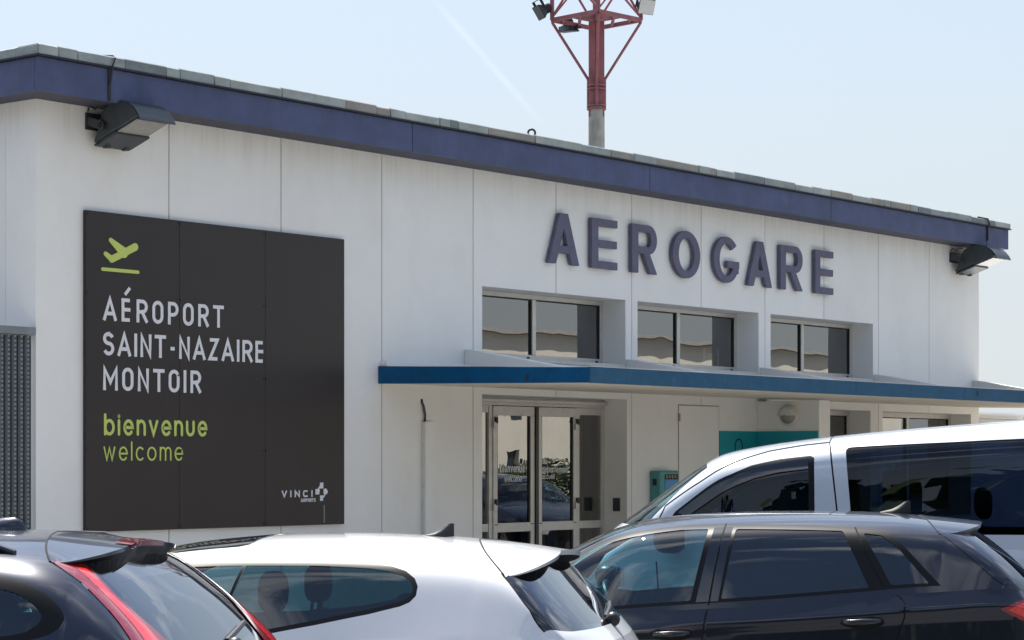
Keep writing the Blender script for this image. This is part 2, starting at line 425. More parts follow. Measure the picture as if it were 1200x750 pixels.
def ribbon(mb, pts, w, y_front, depth, rnd=False, ext=0.0):
    """flat-topped stroke in the xz plane with mitred corners; front face at y_front, back at y_front+depth"""
    P = [Vector(p) for p in pts]
    Q = [P[0]]
    for p in P[1:]:
        if (p - Q[-1]).length > 1e-6: Q.append(p)
    P = Q
    closed = (P[0] - P[-1]).length < 1e-5 and len(P) > 3
    if closed: P = P[:-1]
    n = len(P)
    if ext and not closed:
        P[0] = P[0] + (P[0] - P[1]).normalized() * ext; P[-1] = P[-1] + (P[-1] - P[-2]).normalized() * ext
    Lp, Rp = [], []
    for i in range(n):
        a = P[(i - 1) % n] if (closed or i) else None
        c = P[(i + 1) % n] if (closed or i < n - 1) else None
        d1 = (P[i] - a).normalized() if a is not None else (c - P[i]).normalized()
        d2 = (c - P[i]).normalized() if c is not None else d1
        n1 = Vector((-d1.y, d1.x)); n2 = Vector((-d2.y, d2.x))
        m = n1 + n2
        if m.length < 1e-4: m = n1
        m.normalize()
        k = w / 2 / max(m.dot(n1), 0.42)
        Lp.append(P[i] + m * k); Rp.append(P[i] - m * k)
    fr = [(p.x, y_front, p.y) for p in Lp] + [(p.x, y_front, p.y) for p in Rp]
    bk = [(p.x, y_front + depth, p.y) for p in Lp] + [(p.x, y_front + depth, p.y) for p in Rp]
    fs = []; N2 = 2 * n
    rng = range(n if closed else n - 1)
    for i in rng:
        j = (i + 1) % n
        fs += [(i, j, n + j, n + i), (N2 + n + i, N2 + n + j, N2 + j, N2 + i), (j, i, N2 + i, N2 + j), (n + i, n + j, N2 + n + j, N2 + n + i)]
    if not closed:
        fs += [(0, n, N2 + n, N2), (2 * n - 1, n - 1, N2 + n - 1, N2 + 2 * n - 1)]
    mb.add(fr + bk, fs)
    if rnd and not closed:
        for p in (P[0], P[-1]):
            c = [(p.x + w / 2 * math.cos(2 * math.pi * k / 14), y_front + 0.0004, p.y + w / 2 * math.sin(2 * math.pi * k / 14)) for k in range(14)]
            b = [(x, y_front + depth, z) for x, _, z in c]
            mb.add(c + b, [tuple(range(14))] + [(k, (k + 1) % 14, 14 + (k + 1) % 14, 14 + k) for k in range(14)])
class Glyphs(list):
    def build(self, name, m, parent):
        for g_ in self: g_.build('letter', m, parent)
def text_caps(word, x0, x1, zb, h, stroke, y, depth, gap=None, widths=None, tf=None, accent=None, wf=1.0):
    """capital letters set between x0 and x1 (outer edges); one mesh per letter"""
    out = Glyphs()
    base = {'I': 0.0, 'A': .60, 'M': .66, 'W': .8, '-': .24, 'E': .42, 'T': .50, 'Z': .46, 'P': .46, 'R': .48, 'S': .46}
    sk = [base.get(c, .48) * h * wf for c in word]
    tot = sum(sk) + stroke * len(word)
    g = ((x1 - x0) - tot) / (len(word) - 1)
    x = x0 + stroke / 2
    for ci, c in enumerate(word):
        mb = MB(); out.append(mb)
        for si, st in enumerate(caps(c, sk[ci] / (h - stroke))):
            pts = [(x + p[0] * (h - stroke), zb + stroke / 2 + p[1] * (h - stroke)) for p in st]
            flat = c in 'AVNMRITP' or (c in 'E' and si == 1)
            ribbon(mb, pts, stroke, y - 0.0005 * si, depth, ext=stroke / 2 if flat and not (c == 'A' and si == 1) else 0)
        if accent is not None and ci == accent:
            cx = x + sk[ci] / 2
            ribbon(mb, [(cx - .02, zb + h + .035), (cx + .04, zb + h + .10)], stroke * .95, y, depth)
        x += sk[ci] + stroke + g
    return out
def text_lower(word, x0, x1, zb, xh, stroke, y, depth, asc=None):
    out = Glyphs()
    gl = [lower(c) for c in word]
    s = xh - stroke
    sx = s
    free = (x1 - x0) - stroke * len(word) - sum(g[1] for g in gl) * sx
    gap = free / (len(word) - 1)
    if gap < stroke * .5:                       # condense
        gap = stroke * .7
        sx = ((x1 - x0) - (stroke + gap) * len(word) + gap) / sum(g[1] for g in gl)
    x = x0 + stroke / 2
    for st, wd in gl:
        mb = MB(); out.append(mb)
        for si, p in enumerate(st):
            ribbon(mb, [(x + q[0] * sx, zb + stroke / 2 + q[1] * s) for q in p], stroke, y - 0.0006 * si, depth, rnd=True)
        x += wd * sx + stroke + gap
    return out

# ================================================================== ground
g = MB().add([(-900, -900, 0), (900, -900, 0), (900, 900, 0), (-900, 900, 0)], [(0, 1, 2, 3)]).build('ground', 'asphalt'); struct(g)
pv = MB().box((-8, -5.3, 0.004), (30, 0.0, 0.13)).build('pavement', 'paving'); struct(pv)  # unseen strip, widened to bounce more light up under the canopy
for i in range(36):
    x = -6 + i
    boxo('kerb_stone', (x + .004, -5.45, 0.002), (x + .996, -5.304, 0.135), 'kerb', pv, 0.012)

# ================================================================== terminal building
bld = empty('terminal_building', (0, 0, 0), 0, 'white panelled airport terminal with navy roof edge and blue entrance canopy', 'building')
PX = [0.0] + [1.588 + 1.4997 * i for i in range(11)] + [18.167]
TOP = 4.985
WIN = [(6.243, 8.957), (9.205, 11.93), (12.223, 14.929)]
HOLES = [(a, b, 2.87, 3.69) for a, b in WIN] + [(6.243, 8.99, 0.0, 2.49), (12.225, 14.86, 0.9, 2.46), (15.2, 17.91, 0.9, 2.46)]
for i in range(12):
    a = PX[i] + (0.0065 if i else 0); b = PX[i + 1] - (0.0065 if i < 11 else 0)
    build_raw(wall_sheet(a, b, 0.0, TOP, HOLES, 0.0, 0.42), 'wall_panel', 'wall', bld)
for x in PX[1:-1]:
    def seal(z0, z1): boxo('joint_seal', (x - .0066, 0.006, z0), (x + .0066, 0.02, z1), 'joint', bld)
    inwin = any(a < x < b for a, b in WIN)
    if inwin: seal(3.69, TOP)
    else: seal(2.7, TOP)
    if 1 < x < 6.3 or 9.0 < x < 12.3: seal(0, 2.56)
build_raw(MB().box((0.0, 0.424, 0), (0.28, 7.2, TOP)), 'end_wall', 'wall', bld)
boxo('end_wall', (17.887, 0.424, 0), (18.167, 7.2, TOP), 'wall', bld)
boxo('rear_wall', (0.284, 6.9, 0), (17.883, 7.2, TOP), 'wall', bld)
# roof slab, soffit, fascia boards, coping tiles
boxo('roof', (-.25, -.35, 4.99), (18.3, 7.5, 5.33), 'roof_felt', bld)
sf = boxo('roof_soffit', (-.26, -.36, 4.975), (18.32, -.002, 4.988), 'fascia_under', bld)
boxo('roof_soffit', (-.26, 0.0, 4.975), (-.002, 7.5, 4.988), 'fascia_under', bld)
boxo('roof_soffit', (18.17, 0.0, 4.975), (18.32, 7.5, 4.988), 'fascia_under', bld)
cuts = [-.30, .50, 4.62, 8.9, 13.1, 17.64, 18.36]
for i in range(len(cuts) - 1):
    boxo('fascia_board', (cuts[i] + (.004 if i else 0), -.40, 4.972), (cuts[i + 1] - (.004 if i < 5 else 0), -.355, 5.268), 'fascia', bld, .006)
for a, b in ((-.354, 2.6), (2.606, 7.5)):
    boxo('fascia_board', (-.30, a, 4.972), (-.256, b, 5.268), 'fascia', bld, .006)
boxo('fascia_board', (18.315, -.354, 4.972), (18.36, 7.5, 5.268), 'fascia', bld, .006)
boxo('drip_strip', (-.335, -.435, 5.270), (18.395, 7.5, 5.284), 'dark_strip', bld)
rng = random.Random(3)
x = -.32
boxo('coping_corner', (-.322, -.42, 5.2865), (-.15, -.10, 5.366), 'zinc', bld, .004)
tilesX = []
while x < 18.38:
    w = rng.choice((.16, .22, .34, .45, .55, .70, .9)) * rng.uniform(.9, 1.1)
    if x + w > 18.2: w = 18.38 - x
    tilesX.append((x, x + w)); x += w
for a, b in tilesX:
    j = rng.uniform(-.006, .006); h = 5.378 + rng.uniform(-.008, .008)
    MB().prism([(-.425 + j, 5.286), (-.425 + j, h - .012), (-.410 + j, h), (-.14, h - .002), (-.14, 5.336), (-.33, 5.336), (-.33, 5.286)], 0, a + rng.uniform(.002, .009), b - .002).build('coping_tile', rng.choice(('zinc', 'zinc', 'zinc_pale', 'zinc_pale', 'zinc_brown', 'zinc_dark')), bld, .004)
y = -.13
while y < 7.4:
    w = rng.choice((.3, .45, .6, .8))
    h = 5.378 + rng.uniform(-.006, .006)
    MB().prism([(-.325, 5.286), (-.325, h - .012), (-.312, h), (-.06, h - .002), (-.06, 5.336), (-.24, 5.336), (-.24, 5.286)], 1, y + .005, y + w - .002).build('coping_tile', 'zinc', bld, .004)
    y += w
boxo('fascia_seam', (.485, -.412, 4.98), (.515, -.402, 5.285), 'dark_strip', bld)
MB().tube([(17.64, -.40, 5.05), (17.64, -.414, 5.08), (17.64, -.414, 5.26), (17.64, -.445, 5.29), (17.60, -.44, 5.37), (17.5, -.32, 5.40)], .014, 6).build('lightning_wire', 'dark_strip', bld, 0, True)
MB().tube([(.50, -.418, 5.12), (.50, -.45, 5.28), (.53, -.45, 5.36), (.60, -.35, 5.40), (.52, -.2, 5.41)], .009, 6).build('lightning_wire', 'dark_strip', bld, 0, True)

# upper windows
def window(x0, x1, z0, z1, mull, fw=.058, yf=.335):
    w = boxo('window_frame', (x0 + .002, yf, z1 - fw), (x1 - .002, yf + .06, z1 - .002), 'alu', bld, .004)
    boxo('bottom_rail', (x0 + .002, yf, z0 + .055), (x1 - .002, yf + .06, z0 + .055 + fw), 'alu', w, .004)
    for a, b in ((x0 + .002, x0 + fw), (x1 - fw, x1 - .002)):
        boxo('side_rail', (a, yf + .001, z0 + .056 + fw), (b, yf + .059, z1 - fw - .001), 'alu', w, .004)
    for c in mull:
        boxo('mullion', (c - .034, yf - .004, z0 + .056 + fw), (c + .034, yf + .056, z1 - fw - .001), 'alu', w, .004)
    edges = [x0 + fw] + list(mull) + [x1 - fw]
    for i in range(len(edges) - 1):
        a = edges[i] + (.034 if i else 0); b = edges[i + 1] - (.034 if i < len(edges) - 2 else 0)
        boxo('gasket', (a, yf + .012, z0 + .056 + fw), (a + .012, yf + .03, z1 - fw - .001), 'rubber', w)
        boxo('gasket', (b - .014, yf + .012, z0 + .056 + fw), (b, yf + .03, z1 - fw - .001), 'rubber', w)
        boxo('gasket', (a + .013, yf + .012, z1 - fw - .014), (b - .015, yf + .03, z1 - fw - .001), 'rubber', w)
        MB().add([(a, yf + .03, z0 + .056 + fw), (b, yf + .03, z0 + .056 + fw), (b, yf + .03, z1 - fw), (a, yf + .03, z1 - fw)], [(0, 1, 2, 3)]).build('pane', 'window_glass', w)
        boxo('drain_cap', (b - .10, yf - .008, z0 + .068), (b - .055, yf - .002, z0 + .088), 'rubber', w)
    boxo('window_sill', (x0 + .003, -.012, z0 + .002), (x1 - .003, yf - .004, z0 + .04), 'concrete', w, .006)
    boxo('sill_flashing', (x0 + .004, yf - .10, z0 + .041), (x1 - .004, yf + .06, z0 + .053), 'alu', w)
for (a, b) in WIN: window(a, b, 2.87, 3.69, [(a + b) / 2])
window(12.225, 14.86, .9, 2.46, [13.1, 14.0], .07)
window(15.2, 17.91, .9, 2.46, [16.55], .07)
# dark rooms behind the glass
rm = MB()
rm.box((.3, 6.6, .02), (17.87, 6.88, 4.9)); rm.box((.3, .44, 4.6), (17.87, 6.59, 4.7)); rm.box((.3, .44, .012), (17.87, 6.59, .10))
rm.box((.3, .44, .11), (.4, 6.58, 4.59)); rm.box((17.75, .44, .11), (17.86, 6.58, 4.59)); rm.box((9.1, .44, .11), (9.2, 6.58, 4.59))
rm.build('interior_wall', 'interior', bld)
bl = MB()
for i in range(26):
    x = 7.72 + i * .062
    bl.box((x, .62 + .012 * (i % 2), .14), (x + .05, .63 + .012 * (i % 2), 2.40))
b_ = bl.build('vertical_blind', 'blind', bld)
boxo('poster', (11.48, .50, 3.0), (11.64, .505, 3.16), 'sign_green', bld)
boxo('poster', (11.38, .50, 2.99), (11.44, .505, 3.22), 'white_plate', bld)
boxo('poster', (11.70, .50, 2.99), (11.75, .505, 3.24), 'white_plate', bld)

# entrance doors
YF = .335
ent = boxo('entrance_frame', (6.245, YF, 2.385), (8.988, YF + .07, 2.488), 'alu', bld, .004)
for a, b in ((6.245, 6.30), (6.775, 6.835), (7.60, 7.66), (8.425, 8.485), (8.93, 8.988)):
    boxo('frame_post', (a, YF + .001, .13), (b, YF + .069, 2.384), 'alu', ent, .004)
boxo('track_cover', (6.25, YF - .05, 2.42), (8.98, YF - .002, 2.46), 'alu', ent, .006)
def side_light(a, b):
    s = boxo('side_light', (a, YF + .01, 2.30), (b, YF + .05, 2.384), 'alu', bld, .003)
    boxo('kick_rail', (a, YF + .01, .94), (b, YF + .05, 1.03), 'alu', s, .003)
    boxo('kick_rail', (a, YF + .01, .14), (b, YF + .05, .24), 'alu', s, .003)
    for z0, z1 in ((1.03, 2.30), (.24, .94)):
        MB().add([(a, YF + .03, z0), (b, YF + .03, z0), (b, YF + .03, z1), (a, YF + .03, z1)], [(0, 1, 2, 3)]).build('pane', 'door_glass', s)
side_light(6.302, 6.773); side_light(8.487, 8.928)
def leaf(a, b, hinge):
    d = MB().box((a, YF - .012, 2.27), (b, YF + .04, 2.378)).box((a, YF - .012, .14), (a + .075, YF + .04, 2.269)).box((b - .075, YF - .012, .14), (b, YF + .04, 2.269)) \
        .box((a + .0755, YF - .012, .93), (b - .0755, YF + .04, 1.035)).box((a + .0755, YF - .012, .14), (b - .0755, YF + .04, .26)).build('door_leaf', 'alu', bld, .003)
    for z0, z1 in ((1.035, 2.27), (.26, .93)):
        MB().add([(a + .075, YF + .012, z0), (b - .075, YF + .012, z0), (b - .075, YF + .012, z1), (a + .075, YF + .012, z1)], [(0, 1, 2, 3)]).build('pane', 'door_glass', d)
        g1 = MB().box((a + .076, YF - .002, z0), (a + .09, YF + .01, z1)).box((b - .098, YF - .002, z0), (b - .076, YF + .01, z1)).build('gasket', 'rubber', d)
    for z in (1.18, 2.12):
        MB().box((hinge - .035, YF - .035, z), (hinge + .012, YF - .013, z + .075)).build('hinge', 'alu', d, .004)
        MB().box((hinge - .006, YF - .042, z + .06), (hinge + .03, YF - .013, z + .13)).build('hinge', 'black_plastic', d, .004)
    for xx in (a + .05, b - .05):
        boxo('drain_cap', (xx - .025, YF - .017, 1.012), (xx + .025, YF - .0125, 1.022), 'rubber', d)
    return d
d1 = leaf(6.837, 7.598, 6.86); d2 = leaf(7.662, 8.423, 8.40)
boxo('meeting_strip', (7.602, YF - .03, .14), (7.658, YF - .001, 2.38), 'black_plastic', ent, .004)
text_lower('bienvenue', 6.98, 7.44, 1.615, .075, .013, YF + .008, .0015).build('door_lettering', 'sign_white', d1)
text_lower('welcome', 7.06, 7.38, 1.505, .062, .009, YF + .008, .0015).build('door_lettering', 'sign_white', d1)
text_lower('au', 7.77, 7.86, 1.71, .06, .012, YF + .008, .0015).build('door_lettering', 'sign_white', d2)
text_lower('departement', 7.76, 8.28, 1.61, .058, .010, YF + .008, .0015).build('door_lettering', 'sign_white', d2)
text_lower('accueil', 7.76, 8.0, 1.535, .045, .008, YF + .008, .0015).build('door_lettering', 'sign_white', d2)
# flush service door and its hinge, keypad in the reveal
sd = boxo('service_door', (10.085, -.008, .14), (10.978, -.0005, 2.44), 'wall', bld, .003)
boxo('door_gap', (10.073, -.004, .13), (10.084, -.0004, 2.452), 'joint', sd); boxo('door_gap', (10.979, -.004, .13), (10.989, -.0004, 2.452), 'joint', sd)
boxo('door_gap', (10.085, -.004, 2.441), (10.978, -.0004, 2.452), 'joint', sd)
boxo('hinge', (10.06, -.02, 2.24), (10.10, -.009, 2.34), 'joint', sd, .003)
boxo('keypad', (8.968, .10, 1.14), (8.989, .20, 1.30), 'lamp_body', bld, .006)

# canopy slab with painted edge bands, fins above
cy = MB().prism([(-.001, 2.735), (-2.76, 2.655), (-2.76, 2.515), (-.001, 2.565)], 0, 4.552, 18.22).build('canopy', 'soffit', bld)
bs = [4.552, 9.62, 12.30, 15.6, 18.22]
for i in range(4):
    boxo('canopy_band', (bs[i] + (.002 if i else -.028), -2.79, 2.505), (bs[i + 1] - .002, -2.763, 2.662), 'canopy_blue_faded', cy, .006)
MB().prism([(-.004, 2.742), (-2.762, 2.661), (-2.762, 2.508), (-.004, 2.558)], 0, 4.523, 4.55).build('canopy_band', 'canopy_blue', cy, .005)
boxo('canopy_flashing', (4.53, -2.785, 2.664), (18.22, -2.60, 2.672), 'concrete', cy)
for xx, zz in ((4.519, 2.60), (13.72, 2.60)):
    pass
MB().box((4.517, -2.02, 2.575), (4.5225, -1.985, 2.602)).box((4.517, -2.00, 2.54), (4.5225, -1.99, 2.57)).build('chip', 'dark_strip', cy)
MB().box((12.62, -2.795, 2.56), (12.66, -2.7905, 2.625)).build('chip', 'dark_strip', cy)
for xf in (5.93, 8.96, 11.955, 14.945, 17.94):
    MB().prism([(-.002, 2.975), (-.12, 2.965), (-1.60, 2.705), (-1.60, 2.68), (-.002, 2.737)], 0, xf, xf + .16).build('canopy_fin', 'concrete' if xf > 17 else 'wall', cy, .008)
boxo('fillet', (4.56, -.10, 2.737), (5.93, -.002, 2.80), 'wall', cy, .01)
for a, b in ((9.13, 11.95), (12.12, 14.94)):
    boxo('ledge', (a, -.30, 2.735), (b, -.013, 2.79), 'concrete', cy, .01)
boxo('ledge', (6.1, -.30, 2.735), (8.95, -.013, 2.79), 'concrete', cy, .01)
# porch wall block under the canopy
pw = boxo('porch_wall', (11.89, -.94, .132), (12.165, -.002, 2.53), 'wall', bld, .004)
# low annex beyond the far end
ax = empty('annex', (18.2, 0, 0), 0, 'low pale annex wall under the far end of the canopy', 'annex')
build_raw(MB().box((.02, .05, 0), (9, 5, 2.50)), 'wall', 'wall', ax)
for i in range(6): boxo('siding_board', (.04, .01, 2.05 + i * .07), (3.9, .046, 2.115 + i * .07), 'soffit', ax, .004)
# vent things on the roof
rv = MB().lathe([(.001, 5.334), (.04, 5.335), (.04, 5.48), (.055, 5.485), (.056, 5.535), (.04, 5.545), (.001, 5.55)], (1.09, .30, 0), 2, 16)
tag(rv.build('roof_vent', 'zinc', None, 0, True), 'low round metal vent cap on the roof near the left corner', 'vent')
vpo = empty('roof_pipe', (9.157, 1.6, 5.33), 0, 'short dark pipe with a ring top on the roof above the lettering', 'pipe')
MB().tube([(0, 0, 0), (0, 0, .50)], .034, 10).build('pipe', 'lamp_body', vpo, 0, True)
MB().tube([(.045 * math.cos(t) * .63, -.045 * math.cos(t) * .78, .545 + .045 * math.sin(t)) for t in [i * math.pi / 9 for i in range(19)]], .014, 8).build('ring', 'lamp_body', vpo, 0, True)
cp = MB().tube([(18.20, .1, 2.74), (18.20, .1, 3.12), (18.20, .1, 3.121), (18.20, .1, 3.21)], [.028, .028, .05, .05], 8)
tag(cp.build('conduit_stub', 'zinc', None, 0, True), 'thin upright pipe with a junction cap at the far corner of the terminal', 'pipe')
# cable conduit left of the doors
cd = empty('cable_conduit', (5.27, 0, 0), 0, 'white upright cable duct on the wall left of the glass doors', 'conduit')
boxo('duct', (-.04, -.055, .13), (.095, -.001, 2.17), 'wall', cd, .006)
boxo('duct_side', (-.058, -.045, .13), (-.0405, -.001, 2.165), 'concrete', cd, .003)
MB().tube([(-.02, -.02, 2.16), (-.018, -.025, 2.24), (-.035, -.02, 2.33), (-.055, -.012, 2.38), (-.05, .0, 2.41)], .014, 6).build('cable', 'lamp_body', cd, 0, True)

# corrugated metal screen against the left corner
sc = empty('metal_screen', (-2.2, .0, 0), 0, 'grey perforated corrugated metal screen wall left of the terminal corner', 'screen')
boxo('backing', (-.8, .03, 0), (2.17, .05, 2.86), 'screen_dark', sc)
for i in range(41):
    x = -.78 + i * .0718
    if i in (28, 35, 22): continue
    r_ = MB()
    r_.prism([(x, .025), (x + .012, .0), (x + .034, .0), (x + .046, .025)], 2, .02, 2.86)
    r_.build('rib', 'screen_metal', sc)
    dts = MB()
for i in range(41):
    x = -.78 + i * .0718
    if i in (28, 35, 22): continue
    d_ = MB()
    for k in range(70):
        z = .06 + k * .04
        d_.box((x + .014, -.003, z), (x + .032, -.0005, z + .016))
    o_ = d_.build('perforation', 'screen_dark', sc); o_['kind'] = 'stuff'
boxo('top_cap', (-.8, -.03, 2.865), (2.18, .09, 2.935), 'screen_metal', sc, .006)

# ================================================================== welcome sign
sg = empty('welcome_sign', (.538, -.045, 1.098), 0, 'large dark brown airport welcome sign with white and lime lettering', 'sign')
for i in range(3):
    boxo('sign_panel', (i * 1.1417 + (.0015 if i else 0), 0, 0), ((i + 1) * 1.1417 - (.0015 if i < 2 else 0), .04, 2.93), 'sign_board', sg, .002)
for i, (x, zz) in enumerate([(x, z) for x in (.02, 1.125, 1.16, 2.265, 2.30, 3.40) for z in (.03, .75, 1.46, 2.18, 2.90)]):
    MB().lathe([(.001, -.004), (.011, -.004), (.012, 0)], (x, 0, zz), 1, 10).build('screw', 'rubber', sg)
ox, oz = .538, 1.098
for wd, x1, zb, ac in (('AEROPORT', 2.255, 3.035, 1), ('SAINT-NAZAIRE', 2.807, 2.715, None), ('MONTOIR', 1.955, 2.395, None)):
    text_caps(wd, .737 - ox, x1 - ox, zb - oz, .215, .0335, -.004, .0035, accent=ac).build('lettering', 'sign_white', sg)
text_lower('bienvenue', .747 - ox, 2.036 - ox, 1.98 - oz, .152, .029, -.004, .0035).build('lettering', 'sign_green', sg)
text_lower('welcome', .742 - ox, 1.722 - ox, 1.748 - oz, .132, .0165, -.004, .0035).build('lettering', 'sign_green', sg)
# take-off pictogram
pg = MB()
def blob(pts, rs, y, mb):
    """chain of discs and tapered quads"""
    for p, r in zip(pts, rs):
        c = [(p[0] + r * math.cos(k * math.pi / 10), y, p[1] + r * math.sin(k * math.pi / 10)) for k in range(20)]
        mb.add(c + [(a, y + .0035, b) for a, _, b in c], [tuple(range(20))] + [(k, (k + 1) % 20, 20 + (k + 1) % 20, 20 + k) for k in range(20)])
    for i in range(len(pts) - 1):
        a, b = Vector(pts[i]), Vector(pts[i + 1]); d = (b - a).normalized(); n = Vector((-d.y, d.x))
        q = [a + n * rs[i], b + n * rs[i + 1], b - n * rs[i + 1], a - n * rs[i]]
        mb.prism([(v.x, v.y) for v in q], 1, y - .0003, y + .003)
pic = [((.835, 3.598), (1.128, 3.738)), ((.835, 3.603), (.768, 3.650)), ((1.0, 3.680), (.835, 3.790))]
blob([(.84 - ox, 3.600 - oz), (1.125 - ox, 3.735 - oz)], [.032, .036], -.004, pg)
blob([(.84 - ox, 3.602 - oz), (.765 - ox, 3.645 - oz)], [.030, .022], -.0052, pg)
blob([(.985 - ox, 3.672 - oz), (.825 - ox, 3.775 - oz)], [.050, .022], -.0064, pg)
blob([(.73 - ox, 3.503 - oz), (1.16 - ox, 3.503 - oz)], [.016, .016], -.004, pg)
pg.build('aircraft_symbol', 'sign_green', sg)
# operator logo
lg = text_caps('VINCI', 3.05 - ox, 3.49 - ox, 1.383 - oz, .068, .0155, -.004, .0035, wf=1.75)
lg.build('logo_lettering', 'sign_white', sg)
text_caps('AIRPORTS', 3.32 - ox, 3.535 - ox, 1.333 - oz, .036, .007, -.004, .0035).build('logo_lettering', 'sign_white', sg)
lm = MB()
cxl, czl = 3.622 - ox, 1.432 - oz
for p in ([(-.025, .035), (.025, .035), (.025, .095), (-.022, .095)], [(-.088, -.025), (-.035, -.025), (-.026, .03), (-.088, .03)],
          [(.03, .03), (.065, .035), (.088, .012), (.088, -.012), (.065, -.028), (.03, -.02)], [(-.022, -.09), (.022, -.09), (.022, -.035), (-.022, -.035)]):
    lm.prism([(cxl + a, czl + b) for a, b in p], 1, -.004, -.0005)
ribbon(lm, [(cxl - .055, czl + .025), (cxl - .03, czl + .05), (cxl - .02, czl + .06)], .014, -.0046, .003)
ribbon(lm, [(cxl + .05, czl - .02), (cxl + .035, czl - .045), (cxl + .018, czl - .055)], .014, -.0046, .003)
lm.build('logo_mark', 'sign_white', sg)
boxo('tape_repair', (3.655 - ox, -.002, .02), (3.67 - ox, -.0005, .20), 'screen_metal', sg)

# ================================================================== AEROGARE letters
lt = empty('letter_sign', (7.356, -.072, 4.025), 0, 'raised slate purple capital letters spelling AEROGARE on the terminal wall', 'sign')
LX = [('A', 7.356, 7.943), ('E', 8.185, 8.699), ('R', 8.997, 9.523), ('O', 9.857, 10.463), ('G', 10.773, 11.363), ('A', 11.562, 12.15), ('R', 12.363, 12.921), ('E', 13.244, 13.722)]
def big_letter(ch, w, h=.59, s=.132, t=.090):
    """s = thickness of upright strokes, t = thickness of level strokes"""
    mb = MB(); D = .050
    def ring(a0, a1, n=40):
        po, pi_ = arc(w / 2, h / 2, w / 2, h / 2, a0, a1, n), arc(w / 2, h / 2, w / 2 - s, h / 2 - t, a0, a1, n)
        vs = [(x, 0, z) for x, z in po] + [(x, 0, z) for x, z in pi_] + [(x, D, z) for x, z in po] + [(x, D, z) for x, z in pi_]
        m = n + 1; fs = []
        for i in range(n):
            j = i + 1
            fs += [(i, j, m + j, m + i), (2 * m + i, 3 * m + i, 3 * m + j, 2 * m + j), (i, 2 * m + i, 2 * m + j, j), (m + i, m + j, 3 * m + j, 3 * m + i)]
        if a1 - a0 < 360: fs += [(0, m, 3 * m, 2 * m), (n, 2 * m + n, 3 * m + n, m + n)]
        mb.add(vs, fs)
    if ch == 'A':
        q = s * 1.08; tw = .078; inner = h * .70
        mb.prism([(0, 0), (q, 0), (w / 2, inner), (w / 2, h), (w / 2 - tw, h)], 1, 0, D)
        mb.prism([(w - q, 0), (w, 0), (w / 2 + tw, h), (w / 2, h), (w / 2, inner)], 1, 0, D)
        mb.box((w * .24, .002, .125), (w * .76, D - .002, .125 + t))
    elif ch == 'E':
        mb.box((0, 0, 0), (s, D, h))
        for z0, l in ((0, w), (h * .5 - t / 2, w * .98), (h - t, w)): mb.box((s, .0005, z0), (l, D - .0005, z0 + t))
    elif ch == 'R':
        mb.box((0, 0, 0), (s, D, h))
        zm = h * .40; r = (h - zm) / 2; cx = w - .175
        n = 18; po = [(s, h)] + arc(cx, zm + r, .172, r, 90, -90, n) + [(s, zm)]; pi_ = [(s, h - t)] + arc(cx, zm + r, .172 - s * .95, r - t, 90, -90, n) + [(s, zm + t)]
        m = len(po); vs = [(x, 0, z) for x, z in po] + [(x, 0, z) for x, z in pi_] + [(x, D, z) for x, z in po] + [(x, D, z) for x, z in pi_]; fs = []
        for i in range(m - 1):
            j = i + 1; fs += [(i, j, m + j, m + i), (2 * m + i, 3 * m + i, 3 * m + j, 2 * m + j), (i, 2 * m + i, 2 * m + j, j), (m + i, m + j, 3 * m + j, 3 * m + i)]
        mb.add(vs, fs)
        mb.prism([(w * .42, zm + .02), (w * .42 + s * 1.05, zm + .02), (w, 0), (w - s * 1.08, 0)], 1, -.0008, D - .001)
    elif ch == 'O': ring(0, 360)
    elif ch == 'G':
        ring(40, 345)
        mb.box((w * .52, .001, h * .33), (w - .002, D - .001, h * .33 + t))
        mb.box((w - s - .005, .002, h * .22), (w - .012, D - .002, h * .34))
    return mb
for ch, a, b in LX:
    lo = big_letter(ch, b - a).build('letter', 'letter_paint', lt, .004)
    lo.location = (a - 7.356, 0, 0)

